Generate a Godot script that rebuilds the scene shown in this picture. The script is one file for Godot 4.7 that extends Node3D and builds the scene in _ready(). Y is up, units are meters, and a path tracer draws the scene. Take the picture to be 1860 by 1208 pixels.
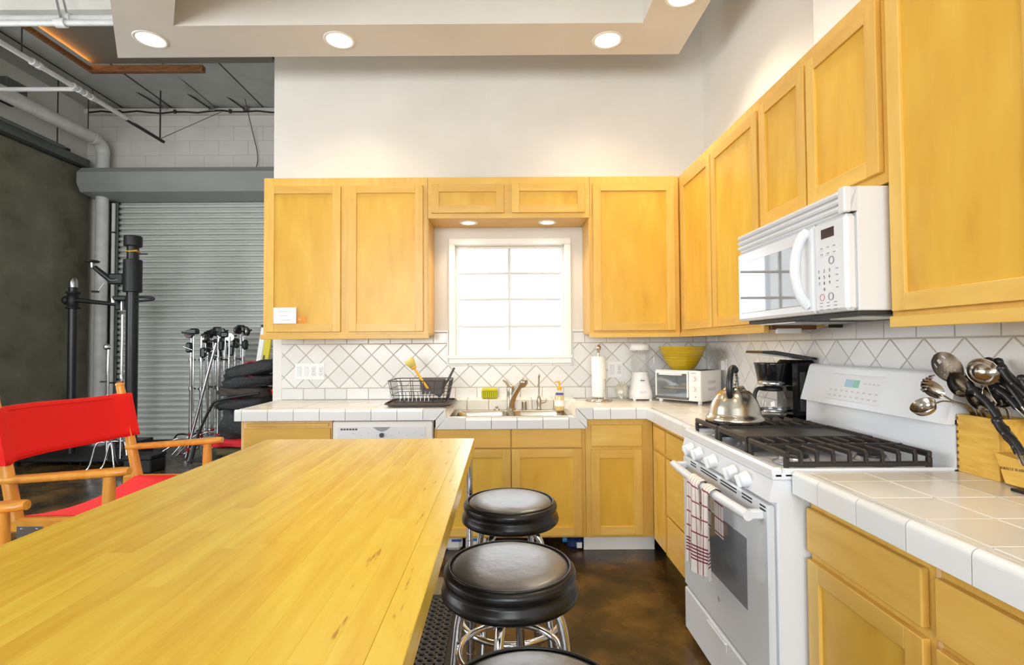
extends Node3D
# Kitchen corner of a converted warehouse: x right, y up, -z away from the camera ("d" below is the distance -z).

var M := {}
var taken := {}
var boxes := {}
var rng := RandomNumberGenerator.new()

const D := 3.715     # kitchen back wall
const XW := 1.463    # kitchen side wall
const CT := 0.89     # counter top
const TS := 0.1555   # tile module


func _ready() -> void:
	rng.seed = 7
	# ---- camera ----
	var cam := Camera3D.new()
	cam.name = "camera"
	cam.projection = Camera3D.PROJECTION_FRUSTUM
	cam.near = 0.05
	cam.far = 60.0
	cam.size = 2.0 * 0.05 * 604.0 / 937.4
	cam.frustum_offset = Vector2((930.0 - 916.4) / 937.4 * 0.05, 0.0)
	cam.position = Vector3(0, 1.27, 0)
	cam.rotation_degrees = Vector3(1.469, -0.091, -0.331)
	cam.current = true
	add_child(cam)
	# ---- sky and exposure ----
	var env := Environment.new()
	env.background_mode = Environment.BG_SKY
	var sm := ProceduralSkyMaterial.new()
	sm.sky_top_color = Color(0.93, 0.96, 1.0)
	sm.sky_horizon_color = Color(0.97, 0.98, 1.0)
	sm.ground_horizon_color = Color(0.92, 0.92, 0.92)
	sm.ground_bottom_color = Color(0.8, 0.8, 0.8)
	sm.energy_multiplier = 5.0
	env.sky = Sky.new()
	env.sky.sky_material = sm
	env.tonemap_mode = Environment.TONE_MAPPER_LINEAR
	env.tonemap_exposure = 0.86
	env.sdfgi_enabled = true
	env.ssao_enabled = true
	env.ssil_enabled = true
	var we := WorldEnvironment.new()
	we.name = "world"
	we.environment = env
	add_child(we)
	# ---- added daylight lamps in two unseen, invented windows: behind the camera and side wall ----
	area_light("added_rear_daylight", Vector3(-1.3, 2.05, 3.95), Vector3(0, 0, 0), Vector2(4.3, 2.1), 25.0, Color(0.955, 0.985, 1.0))  # added lamp that supplies the frontal daylight
	area_light("added_side_daylight", Vector3(-5.6, 2.1, -2.1), Vector3(0, -90, 0), Vector2(3.5, 2.3), 11.0, Color(0.955, 0.985, 1.0))  # added lamp that brightens the warehouse bay and kitchen side wall
	make_materials()
	build_shell()
	build_window()
	build_soffit()
	build_backsplash()
	build_uppers()
	build_bases()
	build_counters()
	build_stove()
	build_microwave()
	build_table()
	build_stools()
	build_chairs()
	build_warehouse()
	build_sink_things()
	build_counter_things()
	build_block_things()
	build_small()


# ------------------------------------------------------------------ helpers
func v(x: float, y: float, d: float) -> Vector3:
	return Vector3(x, y, -d)


func area_light(called: String, at: Vector3, rot: Vector3, size: Vector2, energy: float, color: Color) -> void:
	var l := AreaLight3D.new()
	l.name = called
	l.area_size = size
	l.light_energy = energy
	l.light_color = color
	l.shadow_enabled = true
	l.position = at
	l.rotation_degrees = rot
	add_child(l)


func tri(st: SurfaceTool, a: Vector3, b: Vector3, c: Vector3, out: Vector3) -> void:
	if (a - c).cross(a - b).dot(out) < 0.0:
		st.add_vertex(a); st.add_vertex(c); st.add_vertex(b)
	else:
		st.add_vertex(a); st.add_vertex(b); st.add_vertex(c)


func quad(st: SurfaceTool, a: Vector3, b: Vector3, c: Vector3, d: Vector3, out: Vector3) -> void:
	tri(st, a, b, c, out)
	tri(st, a, c, d, out)


func start(smooth := -1) -> SurfaceTool:
	var st := SurfaceTool.new()
	st.begin(Mesh.PRIMITIVE_TRIANGLES)
	st.set_smooth_group(smooth)
	return st


func done(st: SurfaceTool) -> ArrayMesh:
	st.generate_normals()
	return st.commit()


func cbox(s: Vector3, bev := 0.002) -> ArrayMesh:
	var key := "%.4f %.4f %.4f %.4f" % [s.x, s.y, s.z, bev]
	if boxes.has(key):
		return boxes[key]
	var h := s / 2.0
	var b: float = min(bev, min(h.x, min(h.y, h.z)) * 0.9)
	var st := start()
	var pt := func(ax: int, sg: Vector3) -> Vector3:
		var p := Vector3.ZERO
		for i in 3:
			p[i] = sg[i] * (h[i] - (0.0 if i == ax else b))
		return p
	for ax in 3:
		var u := (ax + 1) % 3
		var w := (ax + 2) % 3
		for s1 in [-1.0, 1.0]:
			var q := []
			for k in [[-1.0, -1.0], [1.0, -1.0], [1.0, 1.0], [-1.0, 1.0]]:
				var sg := Vector3.ZERO
				sg[ax] = s1; sg[u] = k[0]; sg[w] = k[1]
				q.append(pt.call(ax, sg))
			var out := Vector3.ZERO
			out[ax] = s1
			quad(st, q[0], q[1], q[2], q[3], out)
			for s2 in [-1.0, 1.0]:   # edge between face ax and face u
				var e1 := Vector3.ZERO; e1[ax] = s1; e1[u] = s2; e1[w] = -1.0
				var e2 := e1; e2[w] = 1.0
				var o2 := Vector3.ZERO; o2[ax] = s1; o2[u] = s2
				quad(st, pt.call(ax, e1), pt.call(ax, e2), pt.call(u, e2), pt.call(u, e1), o2)
	for sx in [-1.0, 1.0]:
		for sy in [-1.0, 1.0]:
			for sz in [-1.0, 1.0]:
				var sg := Vector3(sx, sy, sz)
				tri(st, pt.call(0, sg), pt.call(1, sg), pt.call(2, sg), sg)
	boxes[key] = done(st)
	return boxes[key]


# profile points (radius, height); a repeated point breaks the smoothing
func lathe(prof: Array, seg := 24) -> ArrayMesh:
	var st := start(0)
	var g := 0
	for i in prof.size() - 1:
		var a: Vector2 = prof[i]
		var b: Vector2 = prof[i + 1]
		if a.is_equal_approx(b):
			g += 1
			st.set_smooth_group(g)
			continue
		var n := Vector2(b.y - a.y, a.x - b.x)
		for k in seg:
			var t0 := TAU * k / seg
			var t1 := TAU * (k + 1) / seg
			var c0 := Vector3(cos(t0), 0, sin(t0))
			var c1 := Vector3(cos(t1), 0, sin(t1))
			var up := Vector3.UP
			var p := [c0 * a.x + up * a.y, c1 * a.x + up * a.y, c1 * b.x + up * b.y, c0 * b.x + up * b.y]
			var out := (c0 + c1) * n.x + up * n.y
			if a.x < 1e-6:
				tri(st, p[0], p[2], p[3], out)
			elif b.x < 1e-6:
				tri(st, p[0], p[1], p[2], out)
			else:
				quad(st, p[0], p[1], p[2], p[3], out)
	return done(st)


func cyl(r: float, h: float, seg := 20, bev := 0.0) -> ArrayMesh:
	if bev > 0.0:
		return lathe([Vector2(0, 0), Vector2(r - bev, 0), Vector2(r - bev, 0), Vector2(r, bev), Vector2(r, bev), Vector2(r, h - bev), Vector2(r, h - bev), Vector2(r - bev, h), Vector2(r - bev, h), Vector2(0, h)], seg)
	return lathe([Vector2(0, 0), Vector2(r, 0), Vector2(r, 0), Vector2(r, h), Vector2(r, h), Vector2(0, h)], seg)


func tube(pts: Array, r: float, seg := 10, closed := false, r_end := -1.0, flat := 1.0) -> ArrayMesh:
	var st := start(0)
	var n := pts.size()
	var rings := []
	var nrm := Vector3.ZERO
	for i in n:
		var t: Vector3
		if closed:
			t = (pts[(i + 1) % n] - pts[(i - 1 + n) % n]).normalized()
		else:
			t = (pts[min(i + 1, n - 1)] - pts[max(i - 1, 0)]).normalized()
		if nrm == Vector3.ZERO:
			nrm = t.cross(Vector3.UP if absf(t.y) < 0.9 else Vector3.RIGHT).normalized()
		else:
			nrm = (nrm - t * nrm.dot(t)).normalized()
		var bn := t.cross(nrm)
		var rr := r if r_end < 0.0 else lerpf(r, r_end, float(i) / (n - 1))
		var ring := []
		for k in seg:
			var a := TAU * k / seg
			ring.append(pts[i] + nrm * cos(a) * rr + bn * sin(a) * rr * flat)
		rings.append(ring)
	for i in (n if closed else n - 1):
		var r0: Array = rings[i]
		var r1: Array = rings[(i + 1) % n]
		var c0: Vector3 = (pts[i] + pts[(i + 1) % n]) / 2.0
		for k in seg:
			var k1 := (k + 1) % seg
			quad(st, r0[k], r0[k1], r1[k1], r1[k], (r0[k] + r0[k1] + r1[k] + r1[k1]) / 4.0 - c0)
	if not closed:
		for e in [0, n - 1]:
			st.set_smooth_group(e + 3)
			var o: Vector3 = pts[e] - pts[1 if e == 0 else n - 2]
			for k in seg:
				tri(st, pts[e], rings[e][k], rings[e][(k + 1) % seg], o)
	return done(st)


func ring_pts(c: Vector3, r: float, n := 32) -> Array:
	var a := []
	for k in n:
		a.append(c + Vector3(cos(TAU * k / n), 0, sin(TAU * k / n)) * r)
	return a


func smooth_path(pts: Array, per := 6) -> Array:
	var out := []
	for i in pts.size() - 1:
		var p0: Vector3 = pts[max(i - 1, 0)]
		var p3: Vector3 = pts[min(i + 2, pts.size() - 1)]
		for k in per:
			out.append(pts[i].cubic_interpolate(pts[i + 1], p0, p3, float(k) / per))
	out.append(pts[-1])
	return out


# polygon in the xy plane, pulled from z = 0 to z = -depth
func extrude(poly: Array, depth: float) -> ArrayMesh:
	var pv := PackedVector2Array(poly)
	var idx := Geometry2D.triangulate_polygon(pv)
	var st := start()
	for i in range(0, idx.size(), 3):
		for z in [0.0, -depth]:
			var o := Vector3(0, 0, 1.0 if z == 0.0 else -1.0)
			tri(st, Vector3(pv[idx[i]].x, pv[idx[i]].y, z), Vector3(pv[idx[i + 1]].x, pv[idx[i + 1]].y, z), Vector3(pv[idx[i + 2]].x, pv[idx[i + 2]].y, z), o)
	var cw := Geometry2D.is_polygon_clockwise(pv)
	for i in pv.size():
		var a := pv[i]
		var b := pv[(i + 1) % pv.size()]
		var e := b - a
		var o2 := Vector3(e.y, -e.x, 0) * (-1.0 if cw else 1.0)
		quad(st, Vector3(a.x, a.y, 0), Vector3(b.x, b.y, 0), Vector3(b.x, b.y, -depth), Vector3(a.x, a.y, -depth), o2)
	return done(st)


func loft(rings: Array, cap := true, closed_ring := true) -> ArrayMesh:
	var st := start(0)
	var cs := []
	for r in rings:
		var c := Vector3.ZERO
		for p in r:
			c += p
		cs.append(c / r.size())
	for i in rings.size() - 1:
		var n: int = rings[i].size()
		for k in (n if closed_ring else n - 1):
			var k1 := (k + 1) % n
			var m: Vector3 = (rings[i][k] + rings[i][k1] + rings[i + 1][k] + rings[i + 1][k1]) / 4.0
			quad(st, rings[i][k], rings[i][k1], rings[i + 1][k1], rings[i + 1][k], m - (cs[i] + cs[i + 1]) / 2.0)
	if cap:
		for e in [0, rings.size() - 1]:
			st.set_smooth_group(e + 2)
			var o: Vector3 = cs[e] - cs[1 if e == 0 else rings.size() - 2]
			var n2: int = rings[e].size()
			for k in n2:
				tri(st, cs[e], rings[e][k], rings[e][(k + 1) % n2], o)
	return done(st)


func rrect(w: float, h: float, r: float, n := 5) -> Array:
	var a := []
	for c in [[1, 1, 0.0], [-1, 1, 90.0], [-1, -1, 180.0], [1, -1, 270.0]]:
		for k in n + 1:
			var t := deg_to_rad(c[2] + 90.0 * k / n)
			a.append(Vector2(c[0] * (w / 2 - r) + cos(t) * r, c[1] * (h / 2 - r) + sin(t) * r))
	return a


func join(list: Array) -> ArrayMesh:
	var st := SurfaceTool.new()
	st.begin(Mesh.PRIMITIVE_TRIANGLES)
	for e in list:
		st.append_from(e[0], 0, e[1])
	return st.commit()


func xf(pos: Vector3, rot := Vector3.ZERO, sc := Vector3.ONE) -> Transform3D:
	return Transform3D(Basis.from_euler(rot * PI / 180.0) * Basis.from_scale(sc), pos)


func numbered(called: String) -> String:
	if not taken.has(called):
		taken[called] = 0
		return called
	taken[called] += 1
	return "%s_%03d" % [called, taken[called]]


func tag(o: Node, label: String, category: String, group := "", kind := "") -> void:
	o.set_meta("label", label)
	if category:
		o.set_meta("category", category)
	if group:
		o.set_meta("group", group)
	if kind:
		o.set_meta("kind", kind)


func thing(called: String, label: String, category: String, at := Vector3.ZERO, turn := 0.0, group := "") -> Node3D:
	var o := Node3D.new()
	o.name = numbered(called)
	o.position = at
	o.rotation_degrees.y = turn
	add_child(o)
	tag(o, label, category, group)
	return o


func part(parent: Node, called: String, mesh: Mesh, m: Material, at := Vector3.ZERO, rot := Vector3.ZERO) -> MeshInstance3D:
	var o := MeshInstance3D.new()
	o.name = called
	o.mesh = mesh
	o.material_override = m
	o.position = at
	o.rotation_degrees = rot
	parent.add_child(o, true)
	return o


func empty(parent: Node, called: String, at := Vector3.ZERO) -> Node3D:
	var o := Node3D.new()
	o.name = called
	o.position = at
	parent.add_child(o, true)
	return o


func single(called: String, label: String, category: String, mesh: Mesh, m: Material, at := Vector3.ZERO, rot := Vector3.ZERO, group := "") -> MeshInstance3D:
	var o := part(self, numbered(called), mesh, m, at, rot)
	tag(o, label, category, group)
	return o


func origin(n: Node) -> Vector3:
	var p := Vector3.ZERO
	while n is Node3D and n != self:
		p += n.position
		n = n.get_parent()
	return p


# a box given by world ranges, under an unrotated parent
func bb(parent: Node, called: String, m: Material, x: Array, y: Array, d: Array, bev := 0.002) -> MeshInstance3D:
	var c := Vector3((x[0] + x[1]) / 2.0, (y[0] + y[1]) / 2.0, -(d[0] + d[1]) / 2.0)
	return part(parent, called, cbox(Vector3(absf(x[1] - x[0]), absf(y[1] - y[0]), absf(d[1] - d[0])), bev), m, c - origin(parent))


func bl(x: Array, y: Array, d: Array, bev := 0.002) -> Array:   # the same as an entry for join()
	return [cbox(Vector3(absf(x[1] - x[0]), absf(y[1] - y[0]), absf(d[1] - d[0])), bev), xf(Vector3((x[0] + x[1]) / 2.0, (y[0] + y[1]) / 2.0, -(d[0] + d[1]) / 2.0))]


func structure(called: String, label: String, category: String, at := Vector3.ZERO) -> Node3D:
	var o := Node3D.new()
	o.name = numbered(called)
	o.position = at
	add_child(o)
	tag(o, label, category, "", "structure")
	return o


func rod(parent: Node, called: String, m: Material, a: Vector3, b: Vector3, r: float, seg := 10, r2 := -1.0) -> MeshInstance3D:
	return part(parent, called, tube([a, b], r, seg, false, r2), m)


# ------------------------------------------------------------------ materials
func ramp_tex(seed_: int, freq: float, oct: int, cols: Array, size := 512, gain := 0.5, typ := FastNoiseLite.TYPE_SIMPLEX_SMOOTH) -> NoiseTexture2D:
	var n := FastNoiseLite.new()
	n.seed = seed_
	n.noise_type = typ
	n.frequency = freq
	n.fractal_octaves = oct
	n.fractal_gain = gain
	var t := NoiseTexture2D.new()
	t.width = size
	t.height = size
	t.seamless = true
	t.noise = n
	var g := Gradient.new()
	var offs := PackedFloat32Array()
	var cc := PackedColorArray()
	for i in cols.size():
		offs.append(float(i) / (cols.size() - 1))
		cc.append(cols[i])
	g.offsets = offs
	g.colors = cc
	t.color_ramp = g
	return t


func height_tex(seed_: int, freq: float, oct: int, size := 512) -> NoiseTexture2D:
	return ramp_tex(seed_, freq, oct, [Color.BLACK, Color.WHITE], size)


func mat(key: String, c: Color, rough := 0.5, metal := 0.0) -> StandardMaterial3D:
	var m := StandardMaterial3D.new()
	m.resource_name = key
	m.albedo_color = c
	m.roughness = rough
	m.metallic = metal
	M[key] = m
	return m


func rgb(r: int, g: int, b: int) -> Color:
	return Color(r / 255.0, g / 255.0, b / 255.0)


func textured(m: StandardMaterial3D, t: Texture2D, scale: Vector3) -> StandardMaterial3D:
	m.albedo_texture = t
	m.uv1_triplanar = true
	m.uv1_world_triplanar = true
	m.uv1_scale = scale
	m.uv1_triplanar_sharpness = 8.0
	return m


func relief(m: StandardMaterial3D, t: Texture2D, depth: float) -> void:
	m.heightmap_enabled = true
	m.heightmap_texture = t
	m.heightmap_scale = depth


func make_materials() -> void:
	# maple, honey finish; the grain runs along one axis
	var maple := ramp_tex(3, 0.012, 5, [rgb(217, 170, 78), rgb(224, 180, 88), rgb(228, 186, 94), rgb(234, 196, 107)], 512, 0.55)
	var veneer := ramp_tex(4, 0.009, 4, [rgb(216, 164, 54), rgb(226, 179, 64), rgb(230, 185, 70), rgb(236, 197, 84)], 512, 0.5)
	var tones := [Color(1, 1, 1), Color(0.965, 0.945, 0.91), Color(1.0, 0.975, 0.94)]
	for i in 3:
		for ax in ["x", "y", "z"]:
			var m := mat("maple_%s%d" % [ax, i], tones[i], 0.34)
			var s := Vector3(2.6, 2.6, 2.6)
			s["xyz".find(ax)] = 0.42
			textured(m, maple, s)
			m.uv1_offset = Vector3(0.31 * i, 0.17 * i, 0.23 * i)
		var vm := mat("veneer_%d" % i, tones[i], 0.34)
		textured(vm, veneer, Vector3(1.6, 0.4, 1.6))
		vm.uv1_offset = Vector3(0.41 * i, 0.27 * i, 0.13 * i)
	# the pale unfinished side and cut edges
	textured(mat("maple_pale", Color(1, 1, 1), 0.5), ramp_tex(5, 0.012, 5, [rgb(214, 170, 112), rgb(228, 188, 132), rgb(236, 200, 146)]), Vector3(2.6, 0.42, 2.6))
	# butcher block staves
	var block := ramp_tex(11, 0.01, 5, [rgb(224, 179, 50), rgb(231, 192, 63), rgb(235, 200, 71), rgb(241, 210, 88)], 512, 0.55)
	var bt := [Color(1, 1, 1), Color(0.985, 0.97, 0.94), Color(0.965, 0.935, 0.88), Color(1, 0.99, 0.97), Color(0.985, 0.955, 0.9), Color(1, 1, 0.98)]
	for i in 6:
		var m := mat("block_%d" % i, bt[i], 0.26)
		textured(m, block, Vector3(5.0, 5.0, 0.55))
		m.uv1_offset = Vector3(0.37 * i, 0.21 * i, 0.43 * i)
		m.clearcoat_enabled = true
		m.clearcoat = 0.35
		m.clearcoat_roughness = 0.22
	var sg := ramp_tex(12, 0.014, 5, [rgb(156, 102, 30), rgb(188, 136, 42), rgb(233, 196, 64), rgb(234, 198, 66), rgb(235, 200, 69), rgb(236, 201, 71), rgb(237, 203, 75), rgb(238, 205, 77), rgb(239, 206, 79), rgb(241, 209, 83)], 512, 0.6)
	var sm := mat("block_6", Color(1, 1, 1), 0.26)
	textured(sm, sg, Vector3(5.0, 5.0, 0.7))
	sm.clearcoat_enabled = true
	sm.clearcoat = 0.35
	sm.clearcoat_roughness = 0.22
	textured(mat("beech", Color(1, 1, 1), 0.4), ramp_tex(13, 0.012, 4, [rgb(214, 160, 62), rgb(228, 182, 82), rgb(236, 194, 96)]), Vector3(6, 6, 1.2))
	textured(mat("chair_wood", Color(1, 1, 1), 0.32), ramp_tex(17, 0.012, 4, [rgb(198, 128, 40), rgb(216, 148, 56), rgb(226, 162, 70)]), Vector3(3, 1.0, 6))
	textured(mat("brown_wood", Color(1, 1, 1), 0.6), ramp_tex(19, 0.012, 4, [rgb(92, 58, 28), rgb(120, 78, 40), rgb(140, 94, 52)]), Vector3(1.0, 5, 5))
	var mark := mat("mineral_streak", rgb(150, 92, 34), 0.4)
	mark.metallic_specular = 0.4
	# paint and plaster
	var pl := height_tex(23, 0.05, 3)
	var wp := mat("white_paint", rgb(230, 227, 221), 0.6)
	textured(wp, ramp_tex(29, 0.006, 3, [rgb(246, 245, 242), rgb(255, 255, 255)]), Vector3(0.5, 0.5, 0.5))
	relief(wp, pl, 0.03)
	mat("trim_paint", rgb(246, 244, 238), 0.35)
	mat("muntin_shaded", rgb(204, 205, 205), 0.4)  # greyer copy of the white trim; backlit shade put into the colour
	textured(mat("insulation", Color(1, 1, 1), 0.75), ramp_tex(37, 0.008, 4, [rgb(180, 182, 178), rgb(190, 192, 188), rgb(198, 200, 196)]), Vector3(0.6, 0.6, 0.6))
	var con := mat("concrete", Color(1, 1, 1), 0.8)
	textured(con, ramp_tex(41, 0.006, 5, [rgb(90, 88, 72), rgb(112, 109, 92), rgb(122, 119, 102), rgb(138, 136, 120)], 512, 0.55), Vector3(0.45, 0.45, 0.45))
	relief(con, pl, 0.08)
	mat("mortar", rgb(186, 186, 183), 0.9)
	mat("steel_grey", rgb(150, 151, 149), 0.55, 0.0)
	textured(mat("slat_paint", Color(1, 1, 1), 0.5), ramp_tex(43, 0.01, 3, [rgb(208, 210, 204), rgb(214, 216, 210), rgb(218, 220, 215)]), Vector3(0.5, 1.5, 0.5))
	textured(mat("hood_paint", Color(1, 1, 1), 0.55), ramp_tex(45, 0.006, 3, [rgb(152, 155, 151), rgb(164, 167, 163)]), Vector3(0.5, 0.8, 0.5))
	mat("dark_steel", rgb(58, 58, 56), 0.5, 0.3)
	mat("channel_steel", rgb(104, 110, 106), 0.5, 0.2)
	textured(mat("pipe_paint", Color(1, 1, 1), 0.45), ramp_tex(47, 0.01, 3, [rgb(206, 206, 204), rgb(226, 226, 224)]), Vector3(1, 1, 1))
	mat("panel_grey", rgb(112, 106, 94), 0.8)
	# floor: dark stained, sealed concrete
	var fl := mat("floor", Color(1, 1, 1), 0.22)
	textured(fl, ramp_tex(53, 0.006, 6, [rgb(30, 25, 20), rgb(52, 40, 26), rgb(88, 64, 32), rgb(120, 90, 48)], 1024, 0.6), Vector3(0.42, 0.42, 0.42))
	fl.roughness_texture = ramp_tex(59, 0.02, 4, [Color(0.6, 0.6, 0.6), Color(1, 1, 1)], 512)
	fl.roughness = 0.34
	# ceramic
	for i in 3:
		var c: Color = [rgb(229, 228, 225), rgb(224, 223, 220), rgb(232, 231, 228)][i]
		mat("tile_%d" % i, c, 0.16)
		mat("top_tile_%d" % i, [rgb(233, 227, 214), rgb(228, 221, 207), rgb(236, 230, 218)][i], 0.2)
		mat("edge_tile_%d" % i, [rgb(228, 228, 226), rgb(223, 223, 221), rgb(231, 231, 229)][i], 0.14)
	textured(mat("grout", Color(1, 1, 1), 0.9), ramp_tex(61, 0.05, 3, [rgb(178, 168, 148), rgb(198, 190, 172)]), Vector3(2, 2, 2))
	textured(mat("top_grout", Color(1, 1, 1), 0.9), ramp_tex(67, 0.05, 3, [rgb(142, 110, 68), rgb(172, 142, 98)]), Vector3(2, 2, 2))
	# appliances
	mat("enamel", rgb(226, 228, 231), 0.12)
	mat("enamel_soft", rgb(225, 226, 227), 0.3)
	mat("appliance_cream", rgb(238, 234, 226), 0.3)
	mat("oven_glass", rgb(214, 217, 220), 0.05)
	mat("oven_window", rgb(128, 132, 136), 0.05)
	mat("cast_iron", rgb(44, 40, 38), 0.42)
	mat("griddle", rgb(74, 70, 66), 0.4)
	mat("burner_pan", rgb(186, 190, 196), 0.25, 0.5)
	mat("black_gloss", rgb(18, 18, 20), 0.12)
	mat("black_soft", rgb(24, 24, 25), 0.5)
	mat("black_plastic", rgb(30, 30, 32), 0.35)
	mat("dark_slot", rgb(32, 32, 34), 0.7)
	mat("print_grey", rgb(150, 152, 156), 0.5)
	mat("print_faint", rgb(196, 198, 202), 0.5)
	mat("print_red", rgb(196, 110, 110), 0.5)
	mat("print_dark", rgb(70, 70, 72), 0.5)
	mat("display_brown", rgb(54, 34, 36), 0.1)
	mat("lcd_blue", rgb(150, 186, 204), 0.1)
	mat("lcd_green", rgb(120, 186, 160), 0.1)
	var mg := mat("mirror_glass", rgb(160, 164, 168), 0.03, 1.0)
	mg.metallic_specular = 0.5
	# metal
	mat("chrome", rgb(216, 217, 220), 0.12, 1.0)
	mat("chrome_dull", rgb(190, 190, 192), 0.25, 1.0)
	var br := mat("brushed", rgb(206, 198, 184), 0.26, 1.0)
	br.roughness_texture = ramp_tex(71, 0.03, 3, [Color(0.7, 0.7, 0.7), Color(1, 1, 1)])
	br.uv1_triplanar = true
	br.uv1_scale = Vector3(2, 30, 2)
	mat("stainless", rgb(196, 188, 172), 0.3, 1.0)
	mat("utensil_steel", rgb(176, 168, 158), 0.2, 1.0)
	mat("nickel", rgb(178, 170, 152), 0.28, 1.0)
	# glass
	var gl := mat("glass", Color(0.95, 0.97, 0.97, 0.06), 0.02)
	gl.transparency = BaseMaterial3D.TRANSPARENCY_ALPHA
	var gc := mat("carafe_glass", Color(0.55, 0.55, 0.54, 0.2), 0.02)
	gc.transparency = BaseMaterial3D.TRANSPARENCY_ALPHA
	var gj := mat("jar_glass", Color(0.95, 0.97, 0.97, 0.05), 0.02)
	gj.transparency = BaseMaterial3D.TRANSPARENCY_ALPHA
	var gd := mat("toaster_glass", Color(0.5, 0.53, 0.55, 0.22), 0.04)
	gd.transparency = BaseMaterial3D.TRANSPARENCY_ALPHA
	var so := mat("soap_clear", Color(0.96, 0.94, 0.85, 0.35), 0.1)
	so.transparency = BaseMaterial3D.TRANSPARENCY_ALPHA
	# textiles, plastics
	var vin := mat("vinyl", rgb(20, 20, 21), 0.3)
	relief(vin, height_tex(73, 0.006, 3), 0.12)
	vin.uv1_triplanar = true
	vin.uv1_scale = Vector3(3, 3, 3)
	var vt := mat("vinyl_sheen_top", rgb(58, 61, 66), 0.36)  # black vinyl lightened; some of the window sheen is put into the colour
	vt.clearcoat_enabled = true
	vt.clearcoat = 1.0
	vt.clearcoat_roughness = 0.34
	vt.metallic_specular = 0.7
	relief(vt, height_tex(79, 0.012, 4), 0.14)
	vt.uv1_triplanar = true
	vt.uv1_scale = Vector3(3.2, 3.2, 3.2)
	var red := mat("red_canvas", rgb(230, 10, 6), 0.8)
	relief(red, height_tex(83, 0.2, 2), 0.03)
	red.uv1_triplanar = true
	red.uv1_scale = Vector3(6, 6, 6)
	var bag := mat("bag_black", rgb(46, 46, 47), 0.7)
	relief(bag, height_tex(89, 0.02, 4), 0.8)
	bag.uv1_triplanar = true
	bag.uv1_scale = Vector3(3, 3, 3)
	mat("bag_grey", rgb(66, 60, 54), 0.8)
	mat("red_mark", rgb(176, 20, 28), 0.5)
	mat("red_bag", rgb(200, 20, 30), 0.7)
	mat("olive_bag", rgb(84, 74, 44), 0.8)
	mat("yellow_paint", rgb(222, 200, 24), 0.45)
	mat("strap_yellow", rgb(220, 170, 20), 0.5)
	mat("orange_paint", rgb(222, 84, 34), 0.55)
	mat("white_plastic", rgb(240, 239, 236), 0.3)
	mat("white_paper", rgb(244, 244, 242), 0.8)
	mat("paper_towel", rgb(246, 244, 240), 0.95)
	mat("orange_note", rgb(232, 150, 62), 0.8)
	mat("rubber", rgb(26, 25, 24), 0.6)
	mat("rubber_ring", rgb(72, 68, 64), 0.55)
	mat("bamboo", rgb(232, 176, 40), 0.5)
	mat("bristle", rgb(224, 206, 110), 0.8)
	mat("rack_wire", rgb(52, 44, 40), 0.4)
	mat("rack_tray", rgb(70, 62, 56), 0.45)
	mat("rack_cup", rgb(92, 84, 80), 0.5)
	mat("sponge_yellow", rgb(206, 196, 30), 0.85)
	mat("sponge_green", rgb(132, 142, 20), 0.9)
	mat("soap_yellow", rgb(232, 196, 60), 0.25)
	mat("soap_pump", rgb(240, 176, 20), 0.35)
	mat("label_blue", rgb(60, 80, 160), 0.4)
	var bw := mat("bowl_lacquer", rgb(255, 255, 255), 0.3)
	textured(bw, ramp_tex(97, 0.012, 4, [rgb(150, 122, 2), rgb(176, 146, 6), rgb(192, 162, 16)]), Vector3(0.6, 12, 0.6))
	bw.uv1_world_triplanar = false
	mat("bread", rgb(214, 196, 150), 0.7)
	mat("bottle_blue", rgb(20, 50, 96), 0.25)
	mat("bottle_cap_blue", rgb(50, 140, 210), 0.35)
	mat("tan_plate", rgb(150, 130, 92), 0.5)
	mat("grey_plate", rgb(120, 108, 84), 0.4)
	var lens := mat("lamp_lens", Color(1, 1, 1), 0.4)
	lens.emission_enabled = true
	lens.emission = Color(1.0, 0.94, 0.82)
	lens.emission_energy_multiplier = 2.2
	var led := mat("led_strip", Color(1, 0.8, 0.5), 0.4)
	led.emission_enabled = true
	led.emission = Color(1.0, 0.66, 0.28)
	led.emission_energy_multiplier = 2.0


func veneer_any() -> StandardMaterial3D:
	return M["veneer_%d" % (rng.randi() % 3)]


func maple(ax: String) -> StandardMaterial3D:
	return M["maple_%s%d" % [ax, rng.randi() % 3]]


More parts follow.
